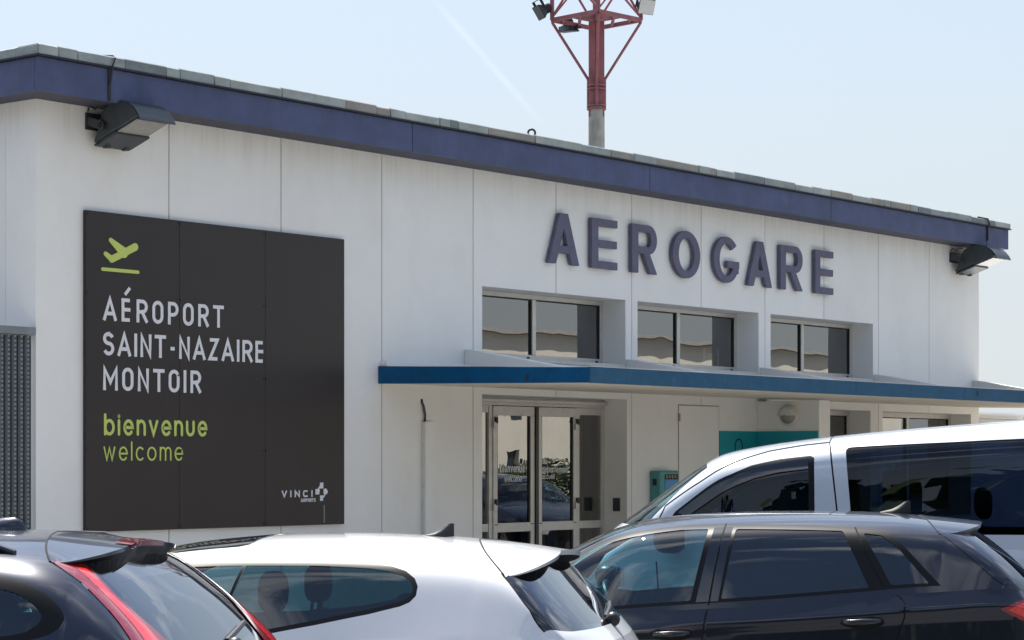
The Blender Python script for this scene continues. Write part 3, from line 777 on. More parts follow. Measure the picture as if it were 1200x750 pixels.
# ================================================================== wall floodlights
def wall_lamp(X, z, label, s=1.0):
    t = empty('wall_floodlight', (X, 0, z), 0, label, 'floodlight', 'floodlights under the roof edge')
    W = .45 * s
    prof = [(0.0, -.25), (-.06, -.14), (-.10, -.02), (-.15, .06), (-.23, .11), (-.34, .125), (-.46, .11), (-.56, .055), (-.63, -.02), (-.655, -.055)]
    back = [(-.63, -.065), (-.02, -.265)]
    P = [(a * s, b * s) for a, b in prof + back]
    P = [(a - .06, b) for a, b in P]
    MB().prism(P, 0, .08, .08 + W).build('housing', 'lamp_body', t, .012, 40)
    # hood lip: the top sheet runs on past the lens
    hp = [(-.40, .121), (-.52, .094), (-.61, .035), (-.67, -.035), (-.70, -.095), (-.69, -.098), (-.66, -.04), (-.60, .025), (-.51, .080), (-.40, .107)]
    MB().prism([(a * s - .06, b * s) for a, b in hp], 0, .075, .085 + W).build('hood', 'lamp_body', t, 0, 40)
    # lens, set into the underside, and its retaining clips
    u = Vector((-.61, .20)).normalized(); n = Vector((u.y, -u.x)) * -1
    c0 = Vector((-.08 - .06, -.25)); 
    L = [Vector((-.04 - .06, -.265)), Vector((-.62 - .06, -.075))]
    nn = Vector(((L[1] - L[0]).y, -(L[1] - L[0]).x)).normalized()
    if nn.y > 0: nn = -nn
    Lm = L[0].lerp(L[1], .50)
    MB().prism([((L[0] * s).x, (L[0] * s).y), ((Lm * s).x, (Lm * s).y), ((Lm * s + nn * .03).x, (Lm * s + nn * .03).y), ((L[0] * s + nn * .03).x, (L[0] * s + nn * .03).y)], 0, .085, .075 + W).build('gear_cover', 'lamp_body', t, .006)
    q = [Lm * s, L[1] * s, L[1] * s + nn * .012, Lm * s + nn * .012]
    lens = MB().prism([(v.x, v.y) for v in q], 0, .105, .055 + W).build('lens', 'lamp_lens', t, .004)
    fr_ = [L[0] * s - u * .03, L[0] * s + u * .05, L[0] * s + u * .05 + nn * .022, L[0] * s - u * .03 + nn * .022]
    MB().prism([(v.x, v.y) for v in fr_], 0, .085, .075 + W).build('lens_frame', 'lamp_body', t, .004)
    for cxx in (.17, W - .02):
        m_ = (L[0] * s + u * .02)
        MB().box((cxx, m_.x - .03, m_.y - .045), (cxx + .05, m_.x + .03, m_.y - .01)).build('clip', 'lamp_body', t, .004)
    # yoke
    for xx in (.055, .085 + W):
        MB().prism([(-.001, .0), (-.001, -.075), (-.20, -.14), (-.235, -.12), (-.235, -.075), (-.20, -.05)], 0, xx - .012, xx + .008).build('yoke_arm', 'lamp_body', t, .003)
        MB().lathe([(.001, -.02), (.022, -.02), (.026, -.008), (.026, .012)], (xx - .005 if xx < .1 else xx + .005, -.195, -.095), 0, 12).build('knob', 'rubber', t, 0, True)
    boxo('wall_plate', (.03, -.02, -.12), (.11 + W, -.001, .035), 'lamp_body', t, .004)
    MB().tube([(.06, -.01, .05), (.05, -.05, .09), (.08, -.09, .06), (.07, -.14, .09), (.12, -.19, .08)], .008, 6).build('cable', 'rubber', t, 0, True)
    return t
wall_lamp(.53, 4.885, 'dark grey wall floodlight near the left roof corner, above the dark sign', .92)
wall_lamp(17.18, 4.84, 'dark grey wall floodlight at the far right roof corner')

# ================================================================== teal board, bulkhead lamp, call box
tb = empty('teal_board', (10.995, -.012, .4), 0, 'turquoise information board round the corner of the porch wall', 'board')
boxo('front_panel', (0, 0, 0), (.885, .011, 1.733), 'teal', tb)
boxo('side_panel', (.874, -.918, 0), (.894, -.002, 1.733), 'teal', tb)
gl = MB(); ribbon(gl, arc(.44, 1.53, .085, .10, 0, 360, 26), .022, -.003, .0025); gl.build('symbol', 'rubber', tb)
bk = empty('bulkhead_lamp', (11.89, -.50, 2.34), 0, 'round grey bulkhead lamp with half hood on the porch wall', 'lamp')
MB().lathe([(.001, 0), (.135, 0), (.14, -.03), (.125, -.05), (.001, -.052)], (0, 0, 0), 0, 28).build('base', 'soffit', bk, 0, True)
MB().lathe([(.11, -.051), (.10, -.08), (.07, -.105), (.001, -.115)], (0, 0, 0), 0, 24).build('lens', 'lamp_lens', bk, 0, True)
hd = MB(); n = 16; vs = []; fs = []
for i in range(n + 1):
    a = math.pi * i / n
    for r, h in ((.128, -.045), (.125, -.09), (.09, -.125), (.012, -.135)):
        vs.append((h, r * math.cos(a), r * math.sin(a) * 1.0 - .005))
for i in range(n):
    for k in range(3): fs.append((i * 4 + k, i * 4 + k + 1, (i + 1) * 4 + k + 1, (i + 1) * 4 + k))
hd.add(vs, fs).build('hood', 'concrete', bk, 0, True)
cb = empty('call_box', (9.455, -.16, 1.20), 0, 'teal green box with blue screen on the wall right of the doors', 'call box')
boxo('housing', (0, 0, 0), (.41, .159, .43), 'callbox', cb, .025)
boxo('screen', (.10, -.006, .03), (.37, -.0005, .32), 'poster_blue', cb)
boxo('header_strip', (.10, -.007, .322), (.37, -.0005, .385), 'rubber', cb)
for k in range(4): boxo('pictogram', (.12 + k * .06, -.009, .335 + .005 * (k % 2)), (.15 + k * .06, -.0065, .372), 'joint', cb)
MB().prism([(.12, .05), (.22, .05), (.20, .11), (.14, .13)], 1, -.009, -.0065).build('pictogram', 'sign_white', cb)
boxo('side_slot', (-.004, .05, .25), (-.0005, .11, .33), 'rubber', cb)
# small white notice far right
nt_ = empty('white_notice', (19.50, -.10, 1.9), 0, 'small white notice board at the right edge under the canopy', 'notice')
boxo('board', (0, 0, 0), (.8, .02, .56), 'white_plate', nt_, .004)
text_caps('PO', .05, .28, .36, .15, .03, -.004, .003).build('letter', 'screen_metal', nt_)

# ================================================================== red lattice mast behind the roof
ms = empty('lighting_mast', (19.38, 8.18, 0), math.radians(-51.206 + 45 - 45), 'red lattice lighting mast with floodlight platform behind the roof', 'mast')
def bar(a, b, r=.022, n=6): return MB().tube([a, b], r, n)
MB().tube([(0, 0, 0), (0, 0, 8.13)], [.19, .145], 14).build('pole', 'mast_pole', ms, 0, True)
stem = MB()
for dx in (-.085, .085): stem.box((dx - .055, -.09, 7.95), (dx + .055, .09, 9.66))
stem.box((-.028, -.06, 7.95), (.028, .06, 9.66))
stem.build('stem', 'mast_red', ms, .006)
for z in (8.08, 8.14, 8.44, 8.50): MB().lathe([(.15, z), (.175, z), (.175, z + .025), (.15, z + .025), (.15, z)], (0, 0, 0), 2, 16).build('collar', 'mast_red', ms)
R_ = .80; ZP = 9.70
cor = [(-R_, 0), (0, -R_), (R_, 0), (0, R_)]
for i in range(4):
    a, b = cor[i], cor[(i + 1) % 4]
    m = MB(); d = Vector((b[0] - a[0], b[1] - a[1], 0)).normalized(); nrm = Vector((-d.y, d.x, 0))
    A, B = Vector((*a, ZP)), Vector((*b, ZP))
    q = [A + nrm * .03, B + nrm * .03, B - nrm * .03, A - nrm * .03]
    m.add([(v.x, v.y, v.z - .035) for v in q] + [(v.x, v.y, v.z + .035) for v in q], [(0, 1, 2, 3), (4, 5, 6, 7), (0, 1, 5, 4), (1, 2, 6, 5), (2, 3, 7, 6), (3, 0, 4, 7)])
    m.build('platform_beam', 'mast_red', ms)
    bar((a[0], a[1], ZP - .04), (a[0] * .18, a[1] * .18, 8.62), .028).build('strut', 'mast_red', ms)
    bar((a[0], a[1], 8.62 if False else ZP), (a[0], a[1], 11.6), .038).build('upright', 'mast_red', ms)
    bar((a[0], a[1], ZP + .05), (b[0], b[1], 10.9), .022).build('brace', 'mast_red', ms)
    bar((b[0], b[1], ZP + .05), (a[0], a[1], 10.9), .022).build('brace', 'mast_red', ms)
    bar((a[0], a[1], 10.9), (b[0], b[1], 10.9), .026).build('rail', 'mast_red', ms)
    bar((a[0] * .18, a[1] * .18, 8.62), (a[0] * .18, a[1] * .18, 8.10), .03).build('strut_shoe', 'mast_red', ms)
MB().add([(-.55, 0, ZP + .055), (0, -.55, ZP + .055), (.55, 0, ZP + .055), (0, .55, ZP + .055)], [(0, 1, 2, 3)]).build('deck', 'mast_red', ms)
for i in range(5):
    t = -.6 + i * .3
    w = .76 - abs(t)
    bar((t, -w, ZP), (t, w, ZP), .03).build('joist', 'mast_red', ms)
def flood(x, y, z, rz, tilt, lit, label):
    t = empty('mast_floodlight', (x, y, z), 0, label, 'floodlight', 'floodlights on the red mast')
    t.parent = None
    wm = Matrix.Translation((19.38, 8.18, 0)) @ Matrix.Rotation(math.radians(-51.206), 4, 'Z') @ Matrix.Translation((x, y, z)) @ Matrix.Rotation(rz, 4, 'Z') @ Matrix.Rotation(tilt, 4, 'X')
    t.matrix_world = wm @ Matrix.Scale(.78, 4)
    MB().prism([(-.10, -.20), (.10, -.20), (.16, .20), (-.16, .20)], 2, -.0, .0) if False else None
    m = MB()
    f0 = [(-.21, -.10, -.17), (.21, -.10, -.17), (.21, -.10, .17), (-.21, -.10, .17)]; f1 = [(-.13, .04, -.10), (.13, .04, -.10), (.13, .04, .10), (-.13, .04, .10)]
    m.add(f0 + f1, [(4, 5, 6, 7), (0, 1, 5, 4), (1, 2, 6, 5), (2, 3, 7, 6), (3, 0, 4, 7)])
    m.build('reflector', 'lamp_body', t)
    boxo('lens', (-.20, -.108, -.16), (.20, -.098, .16), lit, t)
    MB().lathe([(.001, .0), (.12, .0), (.13, .10), (.09, .18), (.001, .19)], (0, .04, .0), 1, 14).build('ballast', 'rubber', t, 0, True)
    MB().box((-.235, -.03, -.03), (-.215, .03, .25)).box((.215, -.03, -.03), (.235, .03, .25)).box((-.235, -.03, .251), (.235, .03, .27)).build('bracket', 'rubber', t)
    return t
flood(-.98, -.05, 9.86, math.radians(-70), math.radians(32), 'lamp_body', 'dark floodlight hanging off the left corner of the red mast')
flood(-.50, .45, 9.66, math.radians(150), math.radians(84), 'lamp_body', 'dark floodlight tilted flat under the left beam of the red mast')
flood(.86, -.10, 9.93, math.radians(30), math.radians(20), 'concrete', 'pale faced floodlight on the right corner of the red mast')

# ================================================================== what the windows mirror: pale building and hedge across the car park
ob = empty('pale_house', (60, -40, 0), 0, 'long cream rendered building mirrored in the terminal windows', 'building')
ww = [(-24 + i * 4.2, -22.9 + i * 4.2, 3.4, 4.7) for i in range(12)] + [(-24 + i * 4.2, -22.9 + i * 4.2, .9, 2.2) for i in range(12)]
mm_ = wall_sheet(-30, 30, 0, 7.0, ww, 0, -.3)
mm_.build('wall', 'cream', ob)
boxo('rear_wall', (-30, -9, 0), (30, -8.7, 6.3), 'cream', ob); boxo('gable', (-30, -8.69, 0), (-29.7, -.31, 6.3), 'cream', ob); boxo('gable', (29.7, -8.69, 0), (30, -.31, 6.3), 'cream', ob)
for a, b, c, d in ww: boxo('window', (a, -.2, c), (b, -.15, d), 'far_glass', ob)
MB().prism([(.35, 7.01), (.35, 7.14), (-4.5, 7.3), (-9.4, 7.14), (-9.4, 7.01)], 0, -30.4, 30.4).build('roof', 'far_roof', ob)
hdg = MB(); rh = random.Random(5)
for i in range(30000):
    x = rh.uniform(26, 92); z = rh.uniform(.02, 1.55) + .3 * math.sin(x * .9); y = -33 + rh.gauss(0, .45)
    s = rh.uniform(.05, .11); a = rh.uniform(0, 6.28); b = rh.uniform(-1, 1)
    u = Vector((math.cos(a), math.sin(a), b)).normalized() * s; v = Vector((-math.sin(a), math.cos(a), rh.uniform(-1, 1))).normalized() * s
    c = Vector((x, y, max(z, .05)))
    hdg.add([c - u, c - v, c + u, c + v], [(0, 1, 2, 3)])
tb_ = MB(); rh = random.Random(11)  # unseen tree belt, added to block horizon haze from the car reflections
for i in range(26000):
    q = rh.random()
    if q < .72: f_ = rh.random(); x, y = -64 + 34 * f_, 6 - 62 * f_
    else: f_ = rh.random(); x, y = -30 + 130 * f_, -56 - 8 * f_
    x += rh.gauss(0, 1.4); y += rh.gauss(0, 1.4)
    top = 6.2 + 1.6 * math.sin(x * .31 + y * .17) + 1.1 * math.sin(x * .83 - y * .5)
    if q < .72: top = top * 1.25 + 6.5
    z = .2 + (top - .2) * rh.random() ** .9
    s_ = rh.uniform(.35, .95); a = rh.uniform(0, 6.28)
    u = Vector((math.cos(a), math.sin(a), rh.uniform(-1, 1))).normalized() * s_; v = Vector((-math.sin(a), math.cos(a), rh.uniform(-1, 1))).normalized() * s_
    c = Vector((x, y, z)); tb_.add([c - u, c - v, c + u, c + v], [(0, 1, 2, 3)])
to = tb_.build('added_tree_belt', 'hedge'); to['kind'] = 'stuff'; tag(to, 'unseen dark tree belt added behind the camera to darken reflections in the cars', 'trees')
ho = hdg.build('hedge', 'hedge'); ho['kind'] = 'stuff'; tag(ho, 'green hedge across the car park mirrored in the doors', 'hedge')

# ================================================================== cars
mat('paint_white', (0.74, 0.75, 0.76), 0.30, dirt=[((0.45, 0.43, 0.40), (4, 4, 4), 0.48, 0.85, 0.16)], coat=1.0, inside=(.05, .05, .055))
mat('paint_white_van', (0.55, 0.60, 0.67), 0.32, dirt=[((0.40, 0.39, 0.37), (3, 3, 3), 0.48, 0.85, 0.18)], coat=1.0, inside=(.05, .05, .055))
mat('paint_navy', (0.004, 0.010, 0.028), 0.30, 0.35, dirt=[((0.055, 0.055, 0.055), (5, 5, 5), 0.46, 0.85, 0.10)], coat=0.75, inside=(.03, .03, .033))
mat('paint_black', (0.003, 0.006, 0.016), 0.28, 0.3, dirt=[((0.05, 0.05, 0.05), (5, 5, 5), 0.46, 0.85, 0.09)], coat=0.75, inside=(.03, .03, .033))
mat('seat_cloth', (0.022, 0.022, 0.024), 0.85, var=0.2, vscale=20)
mat('tyre', (0.012, 0.012, 0.012), 0.8)
mat('rim', (0.45, 0.46, 0.47), 0.3, 0.8)
mat('gap', (0.002, 0.002, 0.002), 0.9)
mat('chrome', (0.55, 0.56, 0.57), 0.12, 1.0)
mat('plate_white', (0.70, 0.70, 0.68), 0.4)
mat('roof_glass', (0.006, 0.007, 0.009), 0.04, coat=1.0)
def lens_mat(name, col):
    m = mat(name, col, 0.12, coat=1.0, var=0.35, vscale=38)
    b = m.node_tree.nodes['Principled BSDF']
    b.inputs['Emission Color'].default_value = (0, 0, 0, 1)
    return m
lens_mat('lens_red', (0.22, 0.004, 0.008)); lens_mat('lens_bright_red', (0.75, 0.022, 0.012)); mat('car_trim', (0.005, 0.005, 0.006), 0.38, spec=.22); lens_mat('lens_clear', (0.5, 0.5, 0.5))
glass('glass_clear', (0.42, 0.64, 0.66), 0.08)
glass('glass_tint', (0.13, 0.30, 0.32), 0.08)
glass('glass_privacy', (0.05, 0.09, 0.13), 0.09)
glass('glass_van', (0.10, 0.145, 0.235), 0.04)
glass('glass_rear', (0.05, 0.07, 0.10), 0.24)

def catmull(P, t):
    n = len(P); i = np.clip(np.floor(t).astype(int), 0, n - 2); f = (t - i)[..., None]
    p0 = P[np.maximum(i - 1, 0)]; p1 = P[i]; p2 = P[i + 1]; p3 = P[np.minimum(i + 2, n - 1)]
    return .5 * (2 * p1 + (p2 - p0) * f + (2 * p0 - 5 * p1 + 4 * p2 - p3) * f ** 2 + (3 * p1 - 3 * p2 + p3 - p0) * f ** 3)

class Car:
    """Body surface from cross sections. Local axes: x from nose to tail, -y the driver's side, z up.
    rows: belt point (x, half width, z) and centre-line point (x, z); between them each section is a flattened arch."""
    def __init__(s, rows, k=.2, p=10, gx=3.0, sill=.20, lower=None, nose=.06, tail=.10):
        s.rows = np.array(rows, float); s.n = len(rows); s.k = k; s.p = p; s.gx = gx; s.sill = sill
        s.lower = np.array(lower if lower else [(0, 0), (.05, .028), (.11, .036), (.16, .030), (.34, .040), (.55, .030), (.72, .0), (.9, -.05)])
        s.nose = nose; s.tail = tail
        u = np.linspace(0, s.n - 1, 500); c = catmull(s.rows, u)
        xm = .5 * (c[:, 0] + c[:, 3]); L = np.concatenate([[0], np.cumsum(np.sqrt(np.diff(xm) ** 2 + .35 * np.diff(c[:, 4]) ** 2))])
        s.ug, s.Lg = u, L; s.LT = L[-1]
        s.parts = {}; s.order = []
        a = np.linspace(0, s.LT, 420); v = np.linspace(0, 1, 150)
        A, Vv = np.meshgrid(a, v, indexing='ij'); s.gA, s.gV = A, Vv; s.gP = s.up(A, Vv)
    def u_of(s, a): return np.interp(a, s.Lg, s.ug)
    def up(s, a, v):
        c = catmull(s.rows, s.u_of(np.asarray(a, float))); v = np.asarray(v, float)
        ph = np.pi / 2 * np.clip(v, 0, 1) ** (s.p / 2)
        S = np.clip(np.sin(ph), 0, 1) ** (2 / s.p)
        xb, yb, zb, xc, zc = [c[..., i] for i in range(5)]
        yn = (1 - s.k * S * np.clip((zc - zb) / .35, 0, 1)) * np.cos(ph)
        # plan curvature: x moves from the belt station to the centre station as the section turns inwards
        g = 1 - np.clip(yn, 0, 1) ** s.gx
        return np.stack([xb + (xc - xb) * g, -yb * yn, zb + (zc - zb) * S], -1)
    def loff(s, d): return np.interp(d, s.lower[:, 0], s.lower[:, 1])
    def ends(s, a):
        n = np.clip(1 - a / .5, 0, 1) ** 2; t = np.clip(1 - (s.LT - a) / .5, 0, 1) ** 2
        return n, t
    def bulge(s, d): return np.interp(d, [0, .06, .16, .3, .5, .8], [0, .35, .7, .85, 1, .8])
    def lo(s, a, t):
        """lower side: t from 0 (belt) to 1 (sill)"""
        a = np.asarray(a, float); c = catmull(s.rows, s.u_of(a)); d = (c[..., 2] - s.sill) * t
        ne, te = s.ends(a)
        off = s.loff(d)
        return np.stack([c[..., 0] - ne * s.nose * s.bulge(d) + te * s.tail * s.bulge(d), -(c[..., 1] + off), c[..., 2] - d], -1)
    def end(s, v, t, rear):
        a = s.LT if rear else 0.0
        P = s.up(np.full_like(np.asarray(v, float), a), v); yb = -s.up(np.array(a), np.array(0.))[1]
        d = (P[..., 2] - s.sill) * t; sg = s.tail if rear else -s.nose
        return np.stack([P[..., 0] + sg * s.bulge(d), P[..., 1] * (1 + s.loff(d) / yb), P[..., 2] - d], -1)
    # ---- inverse maps
    def inv(s, mode, p, q):
        G = s.gP
        if mode == 's': D = (G[..., 0] - p) ** 2 + (G[..., 2] - q) ** 2 + 1e3 * (s.gV > .95)
        elif mode == 'r': D = (G[..., 1] + abs(p)) ** 2 + (G[..., 2] - q) ** 2 + 1e3 * (s.gA < s.LT * .80)
        elif mode == 'f': D = (G[..., 1] + abs(p)) ** 2 + (G[..., 2] - q) ** 2 + 1e3 * (s.gA > s.LT * .5)
        elif mode == 't': D = (G[..., 0] - p) ** 2 + (G[..., 1] + abs(q)) ** 2 + 1e3 * (s.gV < .70)
        i = np.unravel_index(np.argmin(D), D.shape); a, v = s.gA[i], s.gV[i]
        ax = {'s': (0, 2), 'r': (1, 2), 'f': (1, 2), 't': (0, 1)}[mode]
        tg = np.array([p, q]) if mode == 's' else (np.array([-abs(p), q]) if mode in 'rf' else np.array([p, -abs(q)]))
        for _ in range(6):
            P0 = s.up(a, v)[list(ax)]; e = 1e-4
            Ja = (s.up(a + e, v)[list(ax)] - P0) / e; Jv = (s.up(a, v + e)[list(ax)] - P0) / e
            J = np.stack([Ja, Jv], 1)
            try: d = np.linalg.solve(J, tg - P0)
            except Exception: break
            if not np.all(np.isfinite(d)) or np.abs(d).max() > .08: break
            a = float(np.clip(a + d[0], 0, s.LT)); v = float(np.clip(v + d[1], 0, 1))
        return a, v
    def poly(s, pts):
        """pts: (mode, p, q) or ('uv', a, v) in order -> chart polygon"""
        out = []
        for m, p, q in pts: out.append((p, q) if m == 'uv' else s.inv(m, p, q))
        return out
    def lpoly(s, pts):
        """(x, z) on the lower side -> chart (a, t)"""
        out = []
        aa = np.linspace(0, s.LT, 600)
        for x, z in pts:
            t = .3
            for _ in range(4):
                P = s.lo(aa, np.full_like(aa, t)); a = float(np.interp(x, P[:, 0], aa)); zb = s.lo(a, 0.)[2]; t = (zb - z) / (zb - s.sill)
            out.append((a, t))
        return out
    # ---- meshing
    def mesh_chart(s, fn, amax, vmax, na, nv, regions, default, vscale, warp=None):
        """triangulate the chart [0,amax]x[0,vmax] with the region outlines as constraints, hand triangles to parts"""
        pts = []; edges = []
        W = [k / nv for k in range(nv + 1)] if warp is None else list(warp)
        bd = [(amax * i / na, 0) for i in range(na)] + [(amax, w * vmax) for w in W[:-1]] + [(amax * (na - i) / na, vmax) for i in range(na)] + [(0, w * vmax) for w in W[:0:-1]]
        def loop(P, closed=True):
            b = len(pts); pts.extend(P); n = len(P)
            for i in range(n if closed else n - 1): edges.append((b + i, b + (i + 1) % n))
        loop(bd)
        rg = []
        for name, poly in regions:
            dn = []
            for i in range(len(poly)):
                A = np.array(poly[i]); B = np.array(poly[(i + 1) % len(poly)])
                m = max(1, int(np.hypot((B - A)[0], (B - A)[1] * vscale) / .035))
                for j in range(m): dn.append(tuple(A + (B - A) * j / m))
            dn = [(min(max(x, 0), amax), min(max(y, 0), vmax)) for x, y in dn]
            rg.append((name, dn)); loop(dn)
        for i in range(1, na):
            for w in W[1:-1]: pts.append((amax * i / na + (.0007 * ((i * 7) % 3)), w * vmax))
        vs = [Vector((x, y * vscale)) for x, y in pts]
        V, E, F, *_ = delaunay_2d_cdt(vs, edges, [], 0, 1e-6)
        C = np.array([(v.x, v.y / vscale) for v in V])
        a = np.clip(C[:, 0], 0, amax); v = np.clip(C[:, 1], 0, vmax)
        P = fn(a, v); e = 2e-3
        a1, a0 = np.minimum(a + e, amax), np.maximum(a - e, 0); v1, v0 = np.minimum(v + e, vmax), np.maximum(v - e, 0)
        Nn = np.cross(fn(a1, v) - fn(a0, v), fn(a, v1) - fn(a, v0))
        L = np.linalg.norm(Nn, axis=1, keepdims=True); L[L < 1e-12] = 1; Nn = Nn / L
        def inside(poly, x, y):
            c = False; j = len(poly) - 1
            for i in range(len(poly)):
                xi, yi = poly[i]; xj, yj = poly[j]
                if (yi > y) != (yj > y) and x < (xj - xi) * (y - yi) / (yj - yi) + xi: c = not c
                j = i
            return c
        bbs = [(n, p, min(q[0] for q in p), max(q[0] for q in p), min(q[1] for q in p), max(q[1] for q in p)) for n, p in rg]
        for f in F:
            if len(f) != 3: continue
            cx, cyy = C[list(f)].mean(0); nm = default
            for n, p, x0, x1, y0, y1 in bbs:
                if x0 <= cx <= x1 and y0 <= cyy <= y1 and inside(p, cx, cyy): nm = n; break
            if nm is None: continue
            s.put(nm, [P[i] for i in f], [Nn[i] for i in f])
    def put(s, name, P, N):
        d = s.parts.setdefault(name, ([], [], []))
        nm = np.cross(P[1] - P[0], P[2] - P[0])
        N = [(-n if np.dot(n, P[0] - np.array([P[0][0], 0, .6])) < 0 else n) for n in N]
        if np.dot(nm, N[0] + N[1] + N[2]) < 0: P = [P[0], P[2], P[1]]; N = [N[0], N[2], N[1]]
        b = len(d[0]); d[0].extend(P); d[1].extend(N); d[2].append((b, b + 1, b + 2))
def offset_poly(P, d):
    """offset a 2D polygon outwards (simple mitre)"""
    n = len(P); A = sum(P[i][0] * P[(i + 1) % n][1] - P[(i + 1) % n][0] * P[i][1] for i in range(n)); sg = 1 if A > 0 else -1
    out = []
    for i in range(n):
        a, b, c = Vector(P[i - 1]), Vector(P[i]), Vector(P[(i + 1) % n])
        d1, d2 = (b - a).normalized(), (c - b).normalized(); n1, n2 = Vector((d1.y, -d1.x)), Vector((d2.y, -d2.x))
        m = (n1 + n2); m = m.normalized() if m.length > 1e-4 else n1
        q = b + m * (d * sg / max(m.dot(n1), .5)); out.append((q.x, q.y))
    return out
def smooth_poly(P, n=5, closed=True):
    A = np.array(P + (P[:3] if closed else [])) if closed else np.array(P)
    if closed:
        B = np.array([P[-1]] + list(P) + [P[0], P[1]], float); out = []
        for i in range(1, len(P) + 1):
            for j in range(n):
                f = j / n; p0, p1, p2, p3 = B[i - 1], B[i], B[i + 1], B[min(i + 2, len(B) - 1)]
                out.append(tuple(.5 * (2 * p1 + (p2 - p0) * f + (2 * p0 - 5 * p1 + 4 * p2 - p3) * f ** 2 + (3 * p1 - 3 * p2 + p3 - p0) * f ** 3)))
        return out
    t = np.linspace(0, len(P) - 1, (len(P) - 1) * n + 1)
    return [tuple(q) for q in catmull(np.array(P, float), t)]
def strip(P, w):
    """closed polygon of width w around an open polyline"""
    L, R = [], []
    for i in range(len(P)):
        a, c = Vector(P[max(i - 1, 0)]), Vector(P[min(i + 1, len(P) - 1)]); d = (c - a).normalized(); n = Vector((-d.y, d.x)) * w / 2
        L.append(tuple(Vector(P[i]) + n)); R.append(tuple(Vector(P[i]) - n))
    return L + R[::-1]
def round_poly(P, r, n=4):
    """round the corners of a polygon"""
    out = []
    for i in range(len(P)):
        a, b, c = Vector(P[i - 1]), Vector(P[i]), Vector(P[(i + 1) % len(P)])
        rr = min(r, (a - b).length * .45, (c - b).length * .45)
        p, q = b + (a - b).normalized() * rr, b + (c - b).normalized() * rr
        for j in range(n + 1):
            t = j / n; v = (1 - t) ** 2 * p + 2 * t * (1 - t) * b + t * t * q; out.append((v.x, v.y))
    return out

def emit(root, name, data, m, side=0, shift=0.0, parent=None):
    """data = (verts, normals, tris) of the driver's side; side -1 keep, +1 mirror, 0 both halves in one mesh"""
    V, N, T = data; V = np.array(V); N = np.array(N); V = V + N * shift
    key = np.round(V, 5); _, idx, invx = np.unique(np.concatenate([key, np.round(N, 2)], 1), axis=0, return_index=True, return_inverse=True)
    invx = invx.reshape(-1); V, N = V[idx], N[idx]; T = invx[np.array(T)]
    vs, ns, ts = [], [], []
    if side <= 0: vs.append(V); ns.append(N); ts.append(T)
    if side >= 0:
        b = len(V) if side == 0 else 0
        vs.append(V * [1, -1, 1]); ns.append(N * [1, -1, 1]); ts.append(T[:, ::-1] + b)
    V = np.concatenate(vs); N = np.concatenate(ns); T = np.concatenate(ts)
    T = [tuple(int(i) for i in t) for t in T if len(set(t)) == 3]
    me = bpy.data.meshes.new(name); me.from_pydata([tuple(v) for v in V.tolist()], [], T)
    me.materials.append(M[m])
    for p in me.polygons: p.use_smooth = True
    me.normals_split_custom_set_from_vertices([tuple(n) for n in N.tolist()])
    o = bpy.data.objects.new(name, me); COL.objects.link(o); o.parent = parent or root
    return o

def wheel(root, x, y, r, side):
    w = MB().lathe([(r * .66, -.10), (r * .93, -.105), (r, -.08), (r, .08), (r * .93, .105), (r * .66, .10)], (0, 0, 0), 1, 36).build('wheel', 'tyre', root, 0, 50)
    w.location = (x, y, r)
    m = MB().lathe([(r * .66, -.09), (r * .62, -.085), (r * .60, .06), (.001, .06)], (0, 0, 0), 1, 36)
    sg = side
    for i in range(10):
        a = 2 * math.pi * i / 10
        c, s_ = math.cos(a), math.sin(a); h = .022
        m.add([(r * .12 * c - h * s_, -.07, r * .12 * s_ + h * c), (r * .12 * c + h * s_, -.07, r * .12 * s_ - h * c), (r * .61 * c + h * .8 * s_, -.085, r * .61 * s_ - h * .8 * c), (r * .61 * c - h * .8 * s_, -.085, r * .61 * s_ + h * .8 * c),
               (r * .12 * c - h * s_, -.03, r * .12 * s_ + h * c), (r * .12 * c + h * s_, -.03, r * .12 * s_ - h * c), (r * .61 * c + h * .8 * s_, -.03, r * .61 * s_ - h * .8 * c), (r * .61 * c - h * .8 * s_, -.03, r * .61 * s_ + h * .8 * c)],
              [(0, 1, 2, 3), (0, 1, 5, 4), (1, 2, 6, 5), (2, 3, 7, 6), (3, 0, 4, 7)])
    m.lathe([(.001, -.085), (r * .13, -.08), (r * .16, -.04)], (0, 0, 0), 1, 16)
    rim = m.build('rim', 'rim', w, 0, 30)
    if side > 0: w.rotation_euler = (0, 0, math.pi)
    return w
def ellipsoid(mb, c, r, n=14, m=8, pw=1.0):
    vs = []; fs = []
    for i in range(m + 1):
        t = math.pi * i / m
        for k in range(n):
            a = 2 * math.pi * k / n
            e = lambda q: math.copysign(abs(q) ** pw, q)
            vs.append((c[0] + r[0] * e(math.sin(t)) * e(math.cos(a)), c[1] + r[1] * e(math.sin(t)) * e(math.sin(a)), c[2] + r[2] * e(math.cos(t))))
    for i in range(m):
        for k in range(n): fs.append((i * n + k, i * n + (k + 1) % n, (i + 1) * n + (k + 1) % n, (i + 1) * n + k))
    return mb.add(vs, fs)
